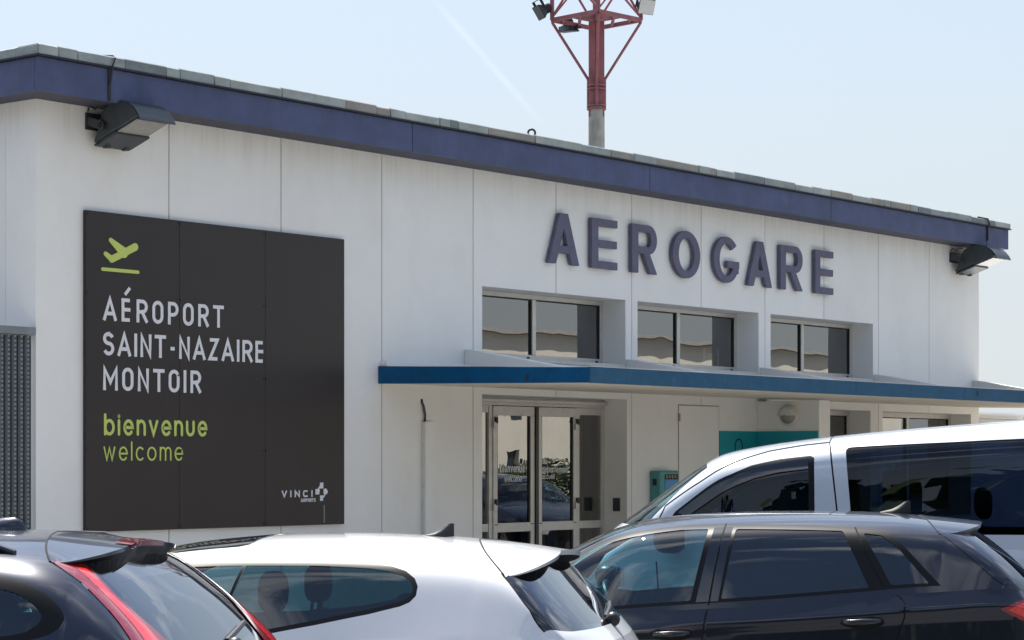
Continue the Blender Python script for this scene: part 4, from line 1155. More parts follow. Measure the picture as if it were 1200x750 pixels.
def seat(root, x, y, z, w, h=.58, head=True, lean=.20):
    m = MB()
    m.prism([(x - .45, z - .14), (x - .47, z - .02), (x + .02, z - .06), (x + .02, z - .16)], 1, y - w / 2, y + w / 2)
    P = [(x, z - .15), (x - .08, z + .1), (x - .02 + lean * .5, z + h * .6), (x + lean, z + h), (x + lean + .07, z + h), (x + lean * .6 + .10, z + h * .55), (x + .13, z - .15)]
    m.prism(P, 1, y - w / 2 + .02, y + w / 2 - .02)
    o = m.build('seat', 'seat_cloth', root, .035, 40, 3)
    if head:
        hm = MB(); ellipsoid(hm, (x + lean + .06, y, z + h + .13), (.055, .13, .095), 16, 8, .7)
        hm.tube([(x + lean + .04, y - .06, z + h - .02), (x + lean + .05, y - .06, z + h + .08)], .008, 6); hm.tube([(x + lean + .04, y + .06, z + h - .02), (x + lean + .05, y + .06, z + h + .08)], .008, 6)
        hm.build('headrest', 'seat_cloth', o, 0, True)
    return o
def steering(root, x, y, z):
    m = MB(); c = Vector((x, y, z)); ax = Vector((.9, 0, .42)).normalized(); u = Vector((0, 1, 0)); v = ax.cross(u)
    m.tube([c + (u * math.cos(t) + v * math.sin(t)) * .18 for t in [2 * math.pi * i / 24 for i in range(25)]], .016, 8, False)
    m.tube([c - u * .17, c, c + u * .17], .02, 6); m.tube([c, c - ax * .35], .03, 8)
    m.build('steering_wheel', 'black_plastic', root, 0, True)
def mirror(root, x, y, z, m, side, s=1.0):
    mb = MB(); ellipsoid(mb, (x, y + side * .13 * s, z), (.085 * s, .125 * s, .082 * s), 18, 10, .75)
    mb.tube([(x - .0, y + side * .04, z - .05), (x + .0, y - side * .05, z - .08)], [.035, .03], 8)
    o = mb.build('mirror', m, root, 0, 'all')
    mm2 = MB().add([(x + .083 * s, y + side * .04 * s, z - .055 * s), (x + .083 * s, y + side * .22 * s, z - .055 * s), (x + .083 * s, y + side * .22 * s, z + .055 * s), (x + .083 * s, y + side * .04 * s, z + .055 * s)], [(0, 1, 2, 3)])
    mm2.v = [(a + .004, b, c) for a, b, c in mm2.v]
    mm2.build('mirror_glass', 'chrome', o)
    return o
def fin_antenna(root, x, z, m, s=1.0, prof=None):
    mb = MB(); st = []
    # stations along x: (x, half width, base z, top z)
    for t, w, h in prof or ((0, .004, .004), (.18, .022, .012), (.38, .030, .020), (.55, .030, .034), (.70, .024, .050), (.83, .016, .064), (.93, .010, .068), (1.0, .006, .066)):
        st.append((x + t * .17 * s, w * s, h * s))
    vs = []; fs = []; n = 9
    for xx, w, h in st:
        for k in range(n):
            a = math.pi * k / (n - 1); yy = math.cos(a); zz = math.sin(a)
            vs.append((xx, w * math.copysign(abs(yy) ** 1.6, yy), z + h * zz ** .9))
    for i in range(len(st) - 1):
        for k in range(n - 1): fs.append((i * n + k, i * n + k + 1, (i + 1) * n + k + 1, (i + 1) * n + k))
    fs.append(tuple((len(st) - 1) * n + k for k in range(n)))
    return mb.add(vs, fs).build('roof_antenna', m, root, 0, 50)
def door_handle(root, c, x, z, m, L=.21):
    y = -(abs(c.lo(*c.lpoly([(x, z)])[0])[1]))
    for sd in (-1, 1):
        mb = MB()
        P = [(x - L / 2, y * -sd), ]
        n = 9; vs = []; fs = []
        for i in range(n):
            t = i / (n - 1); xx = x - L / 2 + L * t; out = .004 + .034 * math.sin(math.pi * min(max(t, .0), 1)) ** .5
            for k in range(8):
                a = 2 * math.pi * k / 8
                vs.append((xx, sd * (abs(y) + out + .008 * math.cos(a)), z + .010 * (t - .5) + (.017 - .006 * abs(t - .5)) * math.sin(a)))
        for i in range(n - 1):
            for k in range(8): fs.append((i * 8 + k, i * 8 + (k + 1) % 8, (i + 1) * 8 + (k + 1) % 8, (i + 1) * 8 + k))
        fs += [tuple(range(8)), tuple((n - 1) * 8 + k for k in range(8))]
        h = mb.add(vs, fs).build('handle', m, root[0] if sd < 0 else root[1], 0, 'all')
        cupm = MB(); vs = []
        for k in range(18):
            a = 2 * math.pi * k / 18; vs.append((x + L * .56 * math.cos(a), sd * (abs(y) + .0035), z - .004 + .034 * math.sin(a)))
        cupm.add(vs, [tuple(range(18))]).build('handle_recess', 'gap', h)
def common_lower(c, xf, xr, r, doors, lights=None, gaps=(), length=None):
    """regions of the lower side: wheel arches (open), doors, gaps, lights"""
    reg = []
    for x in (xf, xr):
        cpts = [(x + (r + .045) * math.cos(t), r + (r + .045) * math.sin(t)) for t in np.linspace(-.55, math.pi + .55, 30)]
        cpts = [(a, max(b, c.sill)) for a, b in cpts]
        reg.append((None, c.lpoly(cpts)))
    return reg
def finish_car(c, root, mats, xf, xr, r, extra=None):
    """turn the collected triangles into objects"""
    made = {}
    for name, data in c.parts.items():
        spec = mats.get(name)
        if spec is None: continue
        oname, m, sym, sh = spec
        if sym == 'both': made[name] = (emit(root, oname, data, m, 0, sh),) * 2
        else: made[name] = (emit(root, oname, data, m, -1, sh), emit(root, oname, data, m, 1, sh))
    if 'gap' in made: made['gap'][0]['kind'] = 'stuff'
    hw = c.rows[:, 1].max()
    for x in (xf, xr):
        wheel(root, x, -(hw - .08), r, -1); wheel(root, x, hw - .08, r, 1)
        for sd in (-1, 1):
            MB().lathe([(r + .06, -.25), (r + .06, .0), (.001, .0)], (x, sd * (hw - .28), r), 1, 28).build('wheel_well', 'rubber', root) if sd > 0 else \
                MB().lathe([(r + .06, .25), (r + .06, .0), (.001, .0)], (x, sd * (hw - .28), r), 1, 28).build('wheel_well', 'rubber', root)
    Lx = c.end(np.array([1.0]), np.array([.5]), True)[0][0]
    boxo('floor_pan', (.25, -hw + .12, c.sill - .02), (Lx - .2, hw - .12, c.sill + .06), 'rubber', root)
    return made
def spoiler(c, root, a0, a1, v0, length, drop, m, a_under, name='roof_spoiler', ear=.25, n=40, lip=.022, tipcurve=.10):
    """shell over the rear roof edge: starts on the section at chart station a0 and overhangs the rear window"""
    vv = np.concatenate([np.linspace(v0, .93, n // 2), np.linspace(.93, 1, n // 2)[1:]]); vs = []; fs = []
    aa = a0 + (a1 - a0) * (1 - vv) / (1 - v0)
    S = c.up(aa, vv); S2 = c.up(aa + .05, vv); U = c.up(np.full_like(vv, a_under), vv)
    yr = np.abs(S[:, 1]) / np.abs(S[:, 1]).max()
    fr = np.clip((S[:, 2] - S[0, 2]) / (S[-1, 2] - S[0, 2]), 0, 1)     # 0 at the foot of the ear, 1 at the crown
    rows = []
    for i in range(len(vv)):
        ln = max(length * (.55 * math.sin(fr[i] * math.pi / 2) ** ear + .45 * (1 - yr[i] ** 2)), .004)
        d = (S2[i] - S[i]) / max(np.linalg.norm(S2[i] - S[i]), 1e-6)
        p0 = S[i] + np.array([-.002, 0, .0015])
        p1 = S[i] + d * ln * .5 + np.array([0, 0, .006 * fr[i]]); p1[1] = S[i][1] * .985
        p2 = S[i] + np.array([ln, 0, -drop * fr[i] ** .5]); p2[1] = S[i][1] * (1 - .05 * fr[i])
        p3 = p2 + np.array([-.006 * fr[i], 0, -lip * (.15 + .85 * fr[i])])
        ag = np.linspace(aa[i] + .004, c.LT, 160); zg = c.up(ag, np.full_like(ag, vv[i]))[:, 2]
        hit = np.argmax(zg < p3[2] - .03 * fr[i]) if (zg < p3[2] - .03 * fr[i]).any() else 0
        q_ = c.up(ag[hit], vv[i]); u_ = q_ + np.array([-.006, 0, -.004])
        u_[1] *= .995
        p4 = p3 * .55 + u_ * .45 + np.array([0, 0, .006 * fr[i]])
        rows.append([p0, p1, p2, p3, p4, u_])
    gapc = [tuple(p) for p in S]; gapc = gapc + [(x, -y, z) for x, y, z in gapc[-2::-1]]
    MB().tube([(x - .002, y, z) for x, y, z in gapc], .0042, 6).build('spoiler_seam', 'gap', root, 0, True)
    k = len(rows[0]); full = rows + [[q * np.array([1, -1, 1]) for q in r_] for r_ in rows[-2::-1]]
    def shell(j0, j1, nm, mt, par, caps_=False):
        V_, F_ = [], []; kk = j1 - j0
        for r_ in full: V_.extend(tuple(q) for q in r_[j0:j1])
        for i in range(len(full) - 1):
            for j in range(kk - 1): F_.append((i * kk + j, i * kk + j + 1, (i + 1) * kk + j + 1, (i + 1) * kk + j))
        return MB().add(V_, F_).build(nm, mt, par, 0, 32)
    top_ = shell(0, 4, name, m, root)
    shell(3, 6, 'spoiler_underside', 'car_trim', top_)
    return top_, full
def wiper(root, p, q, base):
    m = MB(); m.tube([p, ((p[0] + q[0]) / 2 + .01, (p[1] + q[1]) / 2, (p[2] + q[2]) / 2 + .01), q], .011, 6)
    ellipsoid(m, base, (.035, .03, .035), 10, 6)
    return m.build('rear_wiper', 'black_plastic', root, 0, True)
def plate(root, x, z, w=.52):
    return boxo('number_plate', (x, -w / 2, z - .055), (x + .012, w / 2, z + .055), 'plate_white', root, .004)

def S(pts): return [('s', x, z) for x, z in pts]
def side_regions(c, wins, trim=None, gaps=()):
    """wins: [(name, xz polygon)], trim: (name, polygon), gaps: [(xz polyline, width)] for the upper side, most important first"""
    R = [(n, c.poly(S(p))) for n, p in wins]
    for pl, w in gaps: R.append(('gap', c.poly(S(strip(pl, w)))))
    if trim: R += [(n, c.poly(S(p))) for n, p in (trim if isinstance(trim, list) else [trim])]
    return R
def end_regions(c, rear, polys):
    """polys: [(name, (y, z) polygon on the half from the driver's side to the centre)]"""
    vv = np.linspace(0, 1, 300); P = c.up(np.full_like(vv, c.LT if rear else 0.), vv); out = []
    for n, pl in polys:
        q = []
        for y, z in pl:
            v = float(np.interp(-abs(y), P[:, 1], vv)); zt = float(np.interp(v, vv, P[:, 2])); q.append((v, min(max((zt - z) / (zt - c.sill), 0), 1)))
        out.append((n, q))
    return out
def skin(c, upper, lower_, rear_end, front_end):
    c.mesh_chart(c.up, c.LT, 1.0, 120, 40, upper, 'body', .75, warp=[k / 40 for k in range(31)] + [.75 + .25 * k / 22 for k in range(1, 23)])
    c.mesh_chart(c.lo, c.LT, 1.0, 120, 26, lower_, 'body', .8)
    c.mesh_chart(lambda v, t: c.end(v, t, True), 1.0, 1.0, 60, 26, rear_end, 'body', .8, None)
    c.mesh_chart(lambda v, t: c.end(v, t, False), 1.0, 1.0, 40, 16, front_end, 'body', .7, None)
    bm = c.parts
STD = {'body': ('body', None, 'both', 0), 'front_window': ('side_window', None, 'pair', -.004), 'rear_window': ('side_window', None, 'pair', -.004),
       'quarter_window': ('quarter_window', None, 'pair', -.004), 'windscreen': ('windscreen', 'glass_clear', 'both', -.003), 'back_glass': ('back_window', 'glass_rear', 'both', -.003),
       'trim': ('window_trim', 'car_trim', 'pair', 0), 'back_trim': ('back_window_trim', 'gloss_black', 'both', -.003), 'gap': ('panel_gap', 'gap', 'both', -.002), 'tail_light': ('tail_light', 'lens_red', 'pair', .002),
       'tail_bright': ('tail_light_insert', 'lens_bright_red', 'pair', .003), 'front_door': ('door', None, 'pair', 0), 'rear_door': ('door', None, 'pair', 0), 'head_light': ('headlight', 'lens_clear', 'pair', .002),
       'grille': ('grille', 'gloss_black', 'both', -.004), 'bumper_trim': ('bumper_trim', 'black_plastic', 'both', 0), 'roof_panel': ('glass_roof', 'roof_glass', 'both', .002), 'pillar': ('pillar_cover', 'gloss_black', 'pair', .0)}
def mats_for(paint, front, rear, **kw):
    d = {}
    for k, v in STD.items():
        m = v[1]
        if m is None: m = {'front_window': front, 'rear_window': rear, 'quarter_window': rear}.get(k, paint)
        d[k] = (v[0], m, v[2], v[3])
    d.update(kw); return d

# ------------------------------------------------------------------ dark hatchback, driver's side to the camera
def dark_hatchback():
    root = empty('parked_car', (-3.254, -6.426, 0), math.radians(-62.206), 'near-black five-door hatchback parked in front of the white van', 'car', 'cars parked in the row')
    rows = [(.35, .60, .60, .05, .64), (.55, .74, .70, .33, .79), (1.0, .80, .81, .85, .92), (1.42, .82, .875, 1.22, .99), (1.73, .83, .90, 1.60, 1.205), (2.05, .84, .92, 1.96, 1.372),
            (2.35, .845, .94, 2.3, 1.432), (2.8, .85, .968, 2.8, 1.457), (3.3, .845, 1.012, 3.3, 1.457), (3.58, .835, 1.04, 3.64, 1.437), (3.78, .815, 1.055, 3.88, 1.392), (3.97, .795, 1.068, 4.08, 1.27), (4.13, .755, 1.07, 4.27, 1.11), (4.20, .70, 1.045, 4.36, 1.02)]
    c = Car(rows, k=.205, p=10, lower=[(0, 0), (.02, .012), (.085, .052), (.10, .052), (.145, .040), (.30, .050), (.50, .042), (.64, .048), (.72, .02), (.9, -.05)])
    fw = round_poly([(1.56, .955), (1.75, 1.175), (1.91, 1.272), (2.15, 1.338), (2.36, 1.367), (2.515, 1.373), (2.435, .992), (1.91, .946)], .015)
    rw = round_poly([(2.665, 1.374), (2.60, 1.004), (3.385, 1.072), (3.24, 1.368)], .014)
    qw = round_poly([(3.35, 1.357), (3.45, 1.345), (3.54, 1.275), (3.70, 1.098), (3.50, 1.086)], .014)
    tr = [(1.50, .928), (1.74, 1.196), (1.90, 1.294), (2.14, 1.360), (2.4, 1.392), (2.7, 1.398), (3.1, 1.395), (3.34, 1.382), (3.48, 1.362), (3.58, 1.275), (3.76, 1.085), (3.45, 1.060), (2.6, .985), (1.9, .928)]
    bp = [(2.545, 1.385), (2.465, .985), (2.585, .992), (2.648, 1.385)]
    U = side_regions(c, [('front_window', fw), ('rear_window', rw), ('quarter_window', qw)], [('pillar', bp), ('trim', tr)],
                     [([(2.605, 1.40), (2.56, 1.15), (2.535, .97)], .010), ([(3.305, 1.385), (3.39, 1.20), (3.462, 1.075)], .009)])
    U += [('back_glass', c.poly([('r', 0, 1.36), ('r', .47, 1.35), ('r', .58, 1.12), ('r', 0, 1.10)])), ('windscreen', c.poly([('f', 0, 1.40), ('f', .50, 1.37), ('f', .70, 1.0), ('f', 0, 1.0)])),
          ('gap', c.poly(S(strip([(3.755, 1.352), (3.95, 1.20), (4.10, 1.085)], .0035))))]
    L = common_lower(c, .90, 3.54, .33, None)
    L += [('tail_bright', c.lpoly(round_poly([(4.10, .966), (4.32, 1.005), (4.34, .93), (4.23, .90)], .01))), ('tail_light', c.lpoly(round_poly([(4.06, .970), (4.34, 1.015), (4.36, .87), (4.22, .872)], .012))),
          ('gap', c.lpoly(strip([(2.535, .985), (2.52, .9), (2.50, .75), (2.50, .30)], .009))), ('gap', c.lpoly(strip([(3.462, 1.08), (3.53, 1.05), (3.572, .99), (3.57, .92), (3.53, .80), (3.36, .74), (3.22, .62), (3.15, .45), (3.12, .30)], .009))),
          ('gap', c.lpoly(strip([(1.42, .90), (1.36, .75), (1.36, .30)], .009))),
          ('front_door', c.lpoly([(1.425, .93), (2.53, .99), (2.515, .9), (2.495, .3), (1.365, .3), (1.365, .75)])), ('rear_door', c.lpoly([(2.54, 1.0), (3.46, 1.1), (3.53, 1.05), (3.567, .99), (3.565, .92), (3.525, .80), (3.36, .745), (3.21, .62), (3.145, .45), (3.115, .3), (2.505, .3), (2.525, .9)]))]
    Rr = end_regions(c, True, [('tail_bright', [(.70, 1.0), (.62, .99), (.48, .985), (.50, .93), (.72, .92)]), ('tail_light', [(.82, 1.005), (.43, 1.0), (.47, .88), (.82, .87)]), ('bumper_trim', [(.75, .42), (0, .42), (0, .20), (.75, .20)])])
    Fr = end_regions(c, False, [('head_light', [(.60, .60), (.36, .59), (.38, .52), (.62, .50)]), ('grille', [(.30, .58), (0, .58), (0, .28), (.24, .30)])])
    skin(c, U, L, Rr, Fr)
    made = finish_car(c, root, mats_for('paint_black', 'glass_clear', 'glass_privacy'), .90, 3.54, .33)
    sp, _ = spoiler(c, root, 3.476, 3.615, .755, .33, .030, 'paint_black', c.inv('r', 0, 1.36)[0], ear=.9)
    fin_antenna(root, 3.42, 1.452, 'rubber', 1.0)
    door_handle(made['front_door'], c, 2.34, .818, 'paint_black'); door_handle(made['rear_door'], c, 3.35, .897, 'paint_black')
    for sd in (-1, 1): mirror(root, 1.72, sd * .86, 1.02, 'paint_black', sd)
    for y in (-.37, .37): seat(root, 2.42, y, .52, .50)
    seat(root, 3.22, 0, .56, 1.25, .50, False)
    for y in (-.40, .40):
        hm = MB(); ellipsoid(hm, (3.46, y, 1.13), (.055, .13, .075), 14, 8, .7); hm.build('headrest', 'seat_cloth', root, 0, True)
    MB().prism([(1.30, .95), (1.75, .93), (1.80, .80), (1.30, .6)], 1, -.68, .68).build('dashboard', 'black_plastic', root, .02)
    steering(root, 1.98, -.37, .90)
    # satin roof bars, window line and badge strip
    boxo('sticker', (3.07, -.905, .80), (3.16, -.902, .83), 'plate_white', root) if False else None
    plate(root, c.end(np.array([1.]), np.array([.35]), True)[0][0] + .002, .72)
    return root

# ------------------------------------------------------------------ white three-door coupe
def white_coupe():
    root = empty('parked_car', (-6.558, -5.917, 0), math.radians(-62.206), 'white three-door coupe with dark glass roof between the navy estate and the dark hatchback', 'car', 'cars parked in the row')
    rows = [(.35, .62, .56, .05, .58), (.55, .76, .66, .33, .72), (1.0, .82, .76, .9, .86), (1.5, .84, .84, 1.32, .93), (1.85, .85, .875, 1.74, 1.15), (2.2, .85, .90, 2.15, 1.325),
            (2.6, .86, .93, 2.6, 1.390), (3.0, .87, .96, 3.0, 1.405), (3.4, .875, .985, 3.4, 1.396), (3.68, .87, 1.0, 3.74, 1.370), (3.88, .85, 1.005, 3.96, 1.315), (4.03, .825, 1.0, 4.12, 1.17), (4.16, .775, .985, 4.26, 1.02), (4.22, .73, .955, 4.33, .945)]
    c = Car(rows, k=.22, p=9, lower=[(0, 0), (.04, .02), (.10, .045), (.16, .05), (.32, .05), (.5, .04), (.66, .02), (.9, -.05)])
    top = [(1.78, 1.0), (2.0, 1.165), (2.25, 1.262), (2.46, 1.292), (2.76, 1.303), (3.0, 1.306), (3.19, 1.304), (3.33, 1.298), (3.42, 1.287), (3.485, 1.268), (3.53, 1.238), (3.548, 1.205), (3.545, 1.165), (3.52, 1.138), (3.48, 1.120), (3.34, 1.085), (3.11, 1.037), (2.88, .992), (2.6, .965), (2.2, .945), (1.78, .93)]
    full = offset_poly(top, -.020)
    fw = [p for p in full[:4]] + [(2.742, 1.283), (2.70, 1.15), (2.645, .985)] + [(2.6, .983), (2.2, .963), (1.80, .948)]
    rw = [(2.757, 1.284)] + full[5:18] + [(2.66, .988), (2.716, 1.15)]
    U = side_regions(c, [('front_window', fw), ('rear_window', rw)], ('trim', top), [([(3.905, 1.250), (3.968, 1.188), (4.038, 1.108), (4.105, 1.018)], .007), ([(3.895, 1.26), (3.905, 1.25)], .006)])
    bg = [('r', 0, 1.27), ('r', .44, 1.255), ('r', .50, 1.20), ('r', .57, 1.035), ('r', 0, 1.015)]
    U += [('back_glass', c.poly(bg)), ('back_trim', c.poly([('r', 0, 1.30), ('r', .46, 1.285), ('s', 3.915, 1.240), ('s', 3.968, 1.188), ('s', 4.038, 1.108), ('s', 4.105, 1.018), ('r', .66, 1.012), ('r', 0, 1.0)])),
          ('windscreen', c.poly([('f', 0, 1.33), ('f', .52, 1.305), ('f', .72, .93), ('f', 0, .935)])), ('roof_panel', c.poly([('t', 2.26, 0), ('t', 2.26, .40), ('t', 2.36, .50), ('t', 2.66, .50), ('t', 2.70, .46), ('t', 2.70, 0)]))]
    L = common_lower(c, .92, 3.50, .33, None)
    L += [('tail_bright', c.lpoly([(4.12, .88), (4.3, .90), (4.3, .80), (4.14, .80)])), ('tail_light', c.lpoly([(4.08, .90), (4.33, .915), (4.33, .78), (4.11, .78)])), ('gap', c.lpoly(strip([(2.76, .98), (2.78, .7), (2.70, .30)], .009))),
          ('gap', c.lpoly(strip([(1.46, .86), (1.40, .7), (1.40, .30)], .009))), ('front_door', c.lpoly([(1.465, .86), (2.755, .96), (2.775, .7), (2.695, .3), (1.405, .3), (1.405, .7)]))]
    Rr = end_regions(c, True, [('tail_bright', [(.80, .89), (.50, .89), (.50, .81), (.80, .80)]), ('tail_light', [(.85, .91), (.42, .91), (.44, .79), (.85, .78)]), ('bumper_trim', [(.7, .42), (0, .42), (0, .2), (.7, .2)])])
    Fr = end_regions(c, False, [('head_light', [(.62, .55), (.34, .54), (.36, .47), (.64, .46)]), ('grille', [(.34, .53), (0, .53), (0, .46), (.34, .46)])])
    skin(c, U, L, Rr, Fr)
    made = finish_car(c, root, mats_for('paint_white', 'glass_clear', 'glass_tint'), .92, 3.50, .33)
    spoiler(c, root, 3.50, 3.772, .712, .375, .046, 'paint_white', c.inv('r', 0, 1.285)[0], ear=.9)
    fin_antenna(root, 3.38, 1.392, 'black_plastic', .92)
    gx = c.up(*c.inv('r', .0, 1.06))
    wiper(root, (gx[0] + .02, .02, 1.03), (gx[0] - .02, .40, 1.07), (gx[0] + .055, .0, 1.02))
    door_handle(made['front_door'], c, 2.58, .80, 'paint_white')
    for sd in (-1, 1): mirror(root, 1.78, sd * .87, .99, 'paint_white', sd)
    for y in (-.37, .37): seat(root, 2.52, y, .46, .50, .56)
    seat(root, 3.18, 0, .50, 1.1, .50, False)
    for y in (-.33, .33):
        hm = MB(); ellipsoid(hm, (3.40, y, 1.08), (.05, .12, .07), 14, 8, .7); hm.build('headrest', 'seat_cloth', root, 0, True)
    MB().prism([(1.45, .90), (1.85, .88), (1.9, .76), (1.45, .56)], 1, -.68, .68).build('dashboard', 'black_plastic', root, .02)
    steering(root, 2.06, -.37, .85)
    plate(root, c.end(np.array([1.]), np.array([.35]), True)[0][0] + .002, .62)
    return root

# ------------------------------------------------------------------ navy estate car at the left edge
def navy_estate():
    root = empty('parked_car', (-9.454, -5.785, 0), math.radians(-60.206), 'navy estate car with tall red tail lights at the left edge', 'car', 'cars parked in the row')
    rows = [(.35, .62, .64, .05, .68), (.6, .76, .76, .4, .83), (1.1, .82, .85, 1.0, .96), (1.6, .84, .92, 1.42, 1.02), (2.0, .85, .95, 1.88, 1.25), (2.4, .86, .97, 2.3, 1.42),
            (2.8, .865, .98, 2.7, 1.478), (3.3, .87, .99, 3.2, 1.492), (3.8, .87, 1.005, 3.72, 1.490), (4.08, .865, 1.02, 4.08, 1.478), (4.28, .85, 1.03, 4.30, 1.420), (4.46, .83, 1.03, 4.50, 1.27), (4.62, .79, 1.02, 4.66, 1.10), (4.70, .74, .99, 4.76, .985)]
    c = Car(rows, k=.20, p=9, lower=[(0, 0), (.05, .035), (.12, .06), (.2, .055), (.36, .045), (.55, .04), (.7, .02), (.9, -.05)])
    top = [(1.95, 1.05), (2.2, 1.21), (2.5, 1.33), (2.9, 1.385), (3.4, 1.396), (3.8, 1.386), (3.98, 1.370), (4.108, 1.352), (4.19, 1.334), (4.262, 1.303), (4.317, 1.261), (4.343, 1.225), (4.340, 1.203), (4.325, 1.182), (4.271, 1.157), (4.10, 1.125), (3.8, 1.095), (3.2, 1.07), (2.4, 1.03), (1.95, 1.0)]
    g = [(2.0, 1.04), (2.2, 1.175), (2.5, 1.296), (2.9, 1.352), (3.4, 1.363), (3.8, 1.350), (3.98, 1.335), (4.10, 1.318), (4.176, 1.300), (4.235, 1.267), (4.268, 1.232), (4.266, 1.208), (4.245, 1.190), (4.171, 1.165), (3.8, 1.13), (3.2, 1.10), (2.4, 1.06), (2.0, 1.035)]
    top = smooth_poly(top, 4); g = g
    fw = g[:3] + [(2.86, 1.345), (2.80, 1.085), (2.4, 1.06), (2.0, 1.035)]
    rw = [(2.93, 1.35), (3.4, 1.363), (3.55, 1.358), (3.62, 1.128), (3.2, 1.10), (2.87, 1.09)]
    qw = [(3.64, 1.354)] + smooth_poly([(3.8, 1.350)] + g[6:14] + [(3.8, 1.13)], 4, False) + [(3.70, 1.122)]
    U = side_regions(c, [('front_window', fw), ('rear_window', rw), ('quarter_window', qw)], ('trim', top), [([(4.185, 1.462), (4.205, 1.425), (4.245, 1.398)], .009)])
    to_ = [(4.084, .8145), (4.125, .800), (4.166, .7882), (4.251, .7725), (4.352, .7577), (4.400, .742), (4.445, .721), (4.498, .6746), (4.56, .58), (c.LT, .36)]
    ti_ = [(4.155, .8704), (4.190, .860), (4.228, .8522), (4.311, .8430), (4.39, .846), (4.425, .852), (4.46, .860), (4.534, .872), (4.60, .880), (c.LT, .885)]
    def between(f_): return [((1 - f_) * p[0] + f_ * q[0], (1 - f_) * p[1] + f_ * q[1]) for p, q in zip(to_, ti_)]
    UV = lambda P: [('uv', *p) for p in P]
    tl_out, tl_in = UV(to_), UV(ti_[::-1])
    mid = UV(between(.52)[1:]) + UV(between(.86)[1:][::-1])
    seam = UV([(p[0] - .010, p[1] - .004) for p in to_]) + UV(to_[::-1])
    U += [('tail_bright', c.poly(mid)), ('tail_light', c.poly(tl_out + tl_in)), ('gap', c.poly(seam)),
          ('back_glass', c.poly([('r', 0, 1.335), ('r', .405, 1.325), ('r', .455, 1.25), ('r', .53, 1.10), ('r', 0, 1.07)])), ('back_trim', c.poly([('r', 0, 1.415), ('r', .47, 1.405), ('r', .50, 1.27), ('r', .56, 1.09), ('r', .60, 1.04), ('r', 0, 1.04)])),
          ('windscreen', c.poly([('f', 0, 1.43), ('f', .54, 1.40), ('f', .74, 1.02), ('f', 0, 1.02)]))]
    L = common_lower(c, .95, 3.72, .34, None)
    L += [('tail_light', c.lpoly([(4.60, 1.03), (4.78, 1.03), (4.80, .82), (4.66, .80), (4.60, .95)])), ('gap', c.lpoly(strip([(2.84, 1.02), (2.84, .3)], .009))), ('gap', c.lpoly(strip([(3.62, 1.02), (3.66, .9), (3.4, .72), (3.30, .5), (3.28, .3)], .009))), ('gap', c.lpoly(strip([(1.55, .93), (1.5, .7), (1.5, .3)], .009))),
          ('front_door', c.lpoly([(1.555, .92), (2.835, .98), (2.835, .3), (1.505, .3), (1.505, .7)])), ('rear_door', c.lpoly([(2.845, 1.0), (3.615, 1.02), (3.655, .9), (3.395, .72), (3.295, .5), (3.275, .3), (2.845, .3)]))]
    Rr = end_regions(c, True, [('tail_light', [(.90, 1.0), (.60, .99), (.62, .82), (.90, .82)]), ('bumper_trim', [(.8, .42), (0, .42), (0, .2), (.8, .2)])])
    Fr = end_regions(c, False, [('head_light', [(.62, .63), (.36, .62), (.38, .53), (.64, .52)]), ('grille', [(.32, .62), (0, .62), (0, .40), (.30, .42)])])
    skin(c, U, L, Rr, Fr)
    made = finish_car(c, root, mats_for('paint_navy', 'glass_clear', 'glass_tint'), .95, 3.72, .34)
    sp, full = spoiler(c, root, 3.90, 4.084, .812, .31, .034, 'paint_navy', c.inv('r', 0, 1.40)[0], ear=.8, lip=.018)
    # brake lamp let into the spoiler's trailing edge
    lamp = MB(); k = len(full) // 2; vs = []; fs = []
    ys = [i for i in range(len(full)) if abs(full[i][2][1]) < .19]
    for i in ys:
        p2, p3 = full[i][2], full[i][3]; q = p2 + (full[i][1] - p2) * .38
        vs += [tuple(q + np.array([0, 0, .004])), tuple(p2 + np.array([.004, 0, .003])), tuple(p3 + np.array([.005, 0, .004]))]
    for i in range(len(ys) - 1):
        for j in range(2): fs.append((i * 3 + j, i * 3 + j + 1, (i + 1) * 3 + j + 1, (i + 1) * 3 + j))
    lamp.add(vs, fs).build('brake_light', 'lens_red', sp, 0, 30)
    fin_antenna(root, 3.72, 1.484, 'paint_navy', 1.0, ((0, .006, .004), (.12, .026, .022), (.3, .034, .036), (.5, .036, .045), (.7, .034, .050), (.88, .028, .050), (1.0, .020, .044), (1.1, .012, .030), (1.16, .006, .008)))
    for sd in (-1, 1):
        MB().tube([tuple(c.up(*c.inv('t', x, .57)) * np.array([1, -sd, 1]) + np.array([0, 0, h])) for x, h in ((2.5, .0), (2.6, .022), (3.3, .026), (4.02, .020), (4.10, .0))], .013, 8).build('roof_rail', 'gloss_black', root, 0, True)
    door_handle(made['front_door'], c, 2.66, .88, 'paint_navy'); door_handle(made['rear_door'], c, 3.46, .90, 'paint_navy')
    for sd in (-1, 1): mirror(root, 1.95, sd * .88, 1.08, 'paint_navy', sd)
    gx = c.up(*c.inv('r', .0, 1.10))
    wiper(root, (gx[0] + .02, .0, 1.09), (gx[0] - .02, .36, 1.13), (gx[0] + .05, .0, 1.07))
    for y in (-.37, .37): seat(root, 2.62, y, .52, .50)
    seat(root, 3.42, 0, .56, 1.25, .50, False)
    for y in (-.38, .38):
        hm = MB(); ellipsoid(hm, (3.66, y, 1.15), (.05, .13, .08), 14, 8, .7); hm.build('headrest', 'seat_cloth', root, 0, True)
    MB().prism([(1.6, 1.0), (2.0, .98), (2.05, .84), (1.6, .62)], 1, -.68, .68).build('dashboard', 'black_plastic', root, .02)
    steering(root, 2.2, -.37, .95)
    plate(root, c.end(np.array([1.]), np.array([.35]), True)[0][0] + .002, .72)
    return root

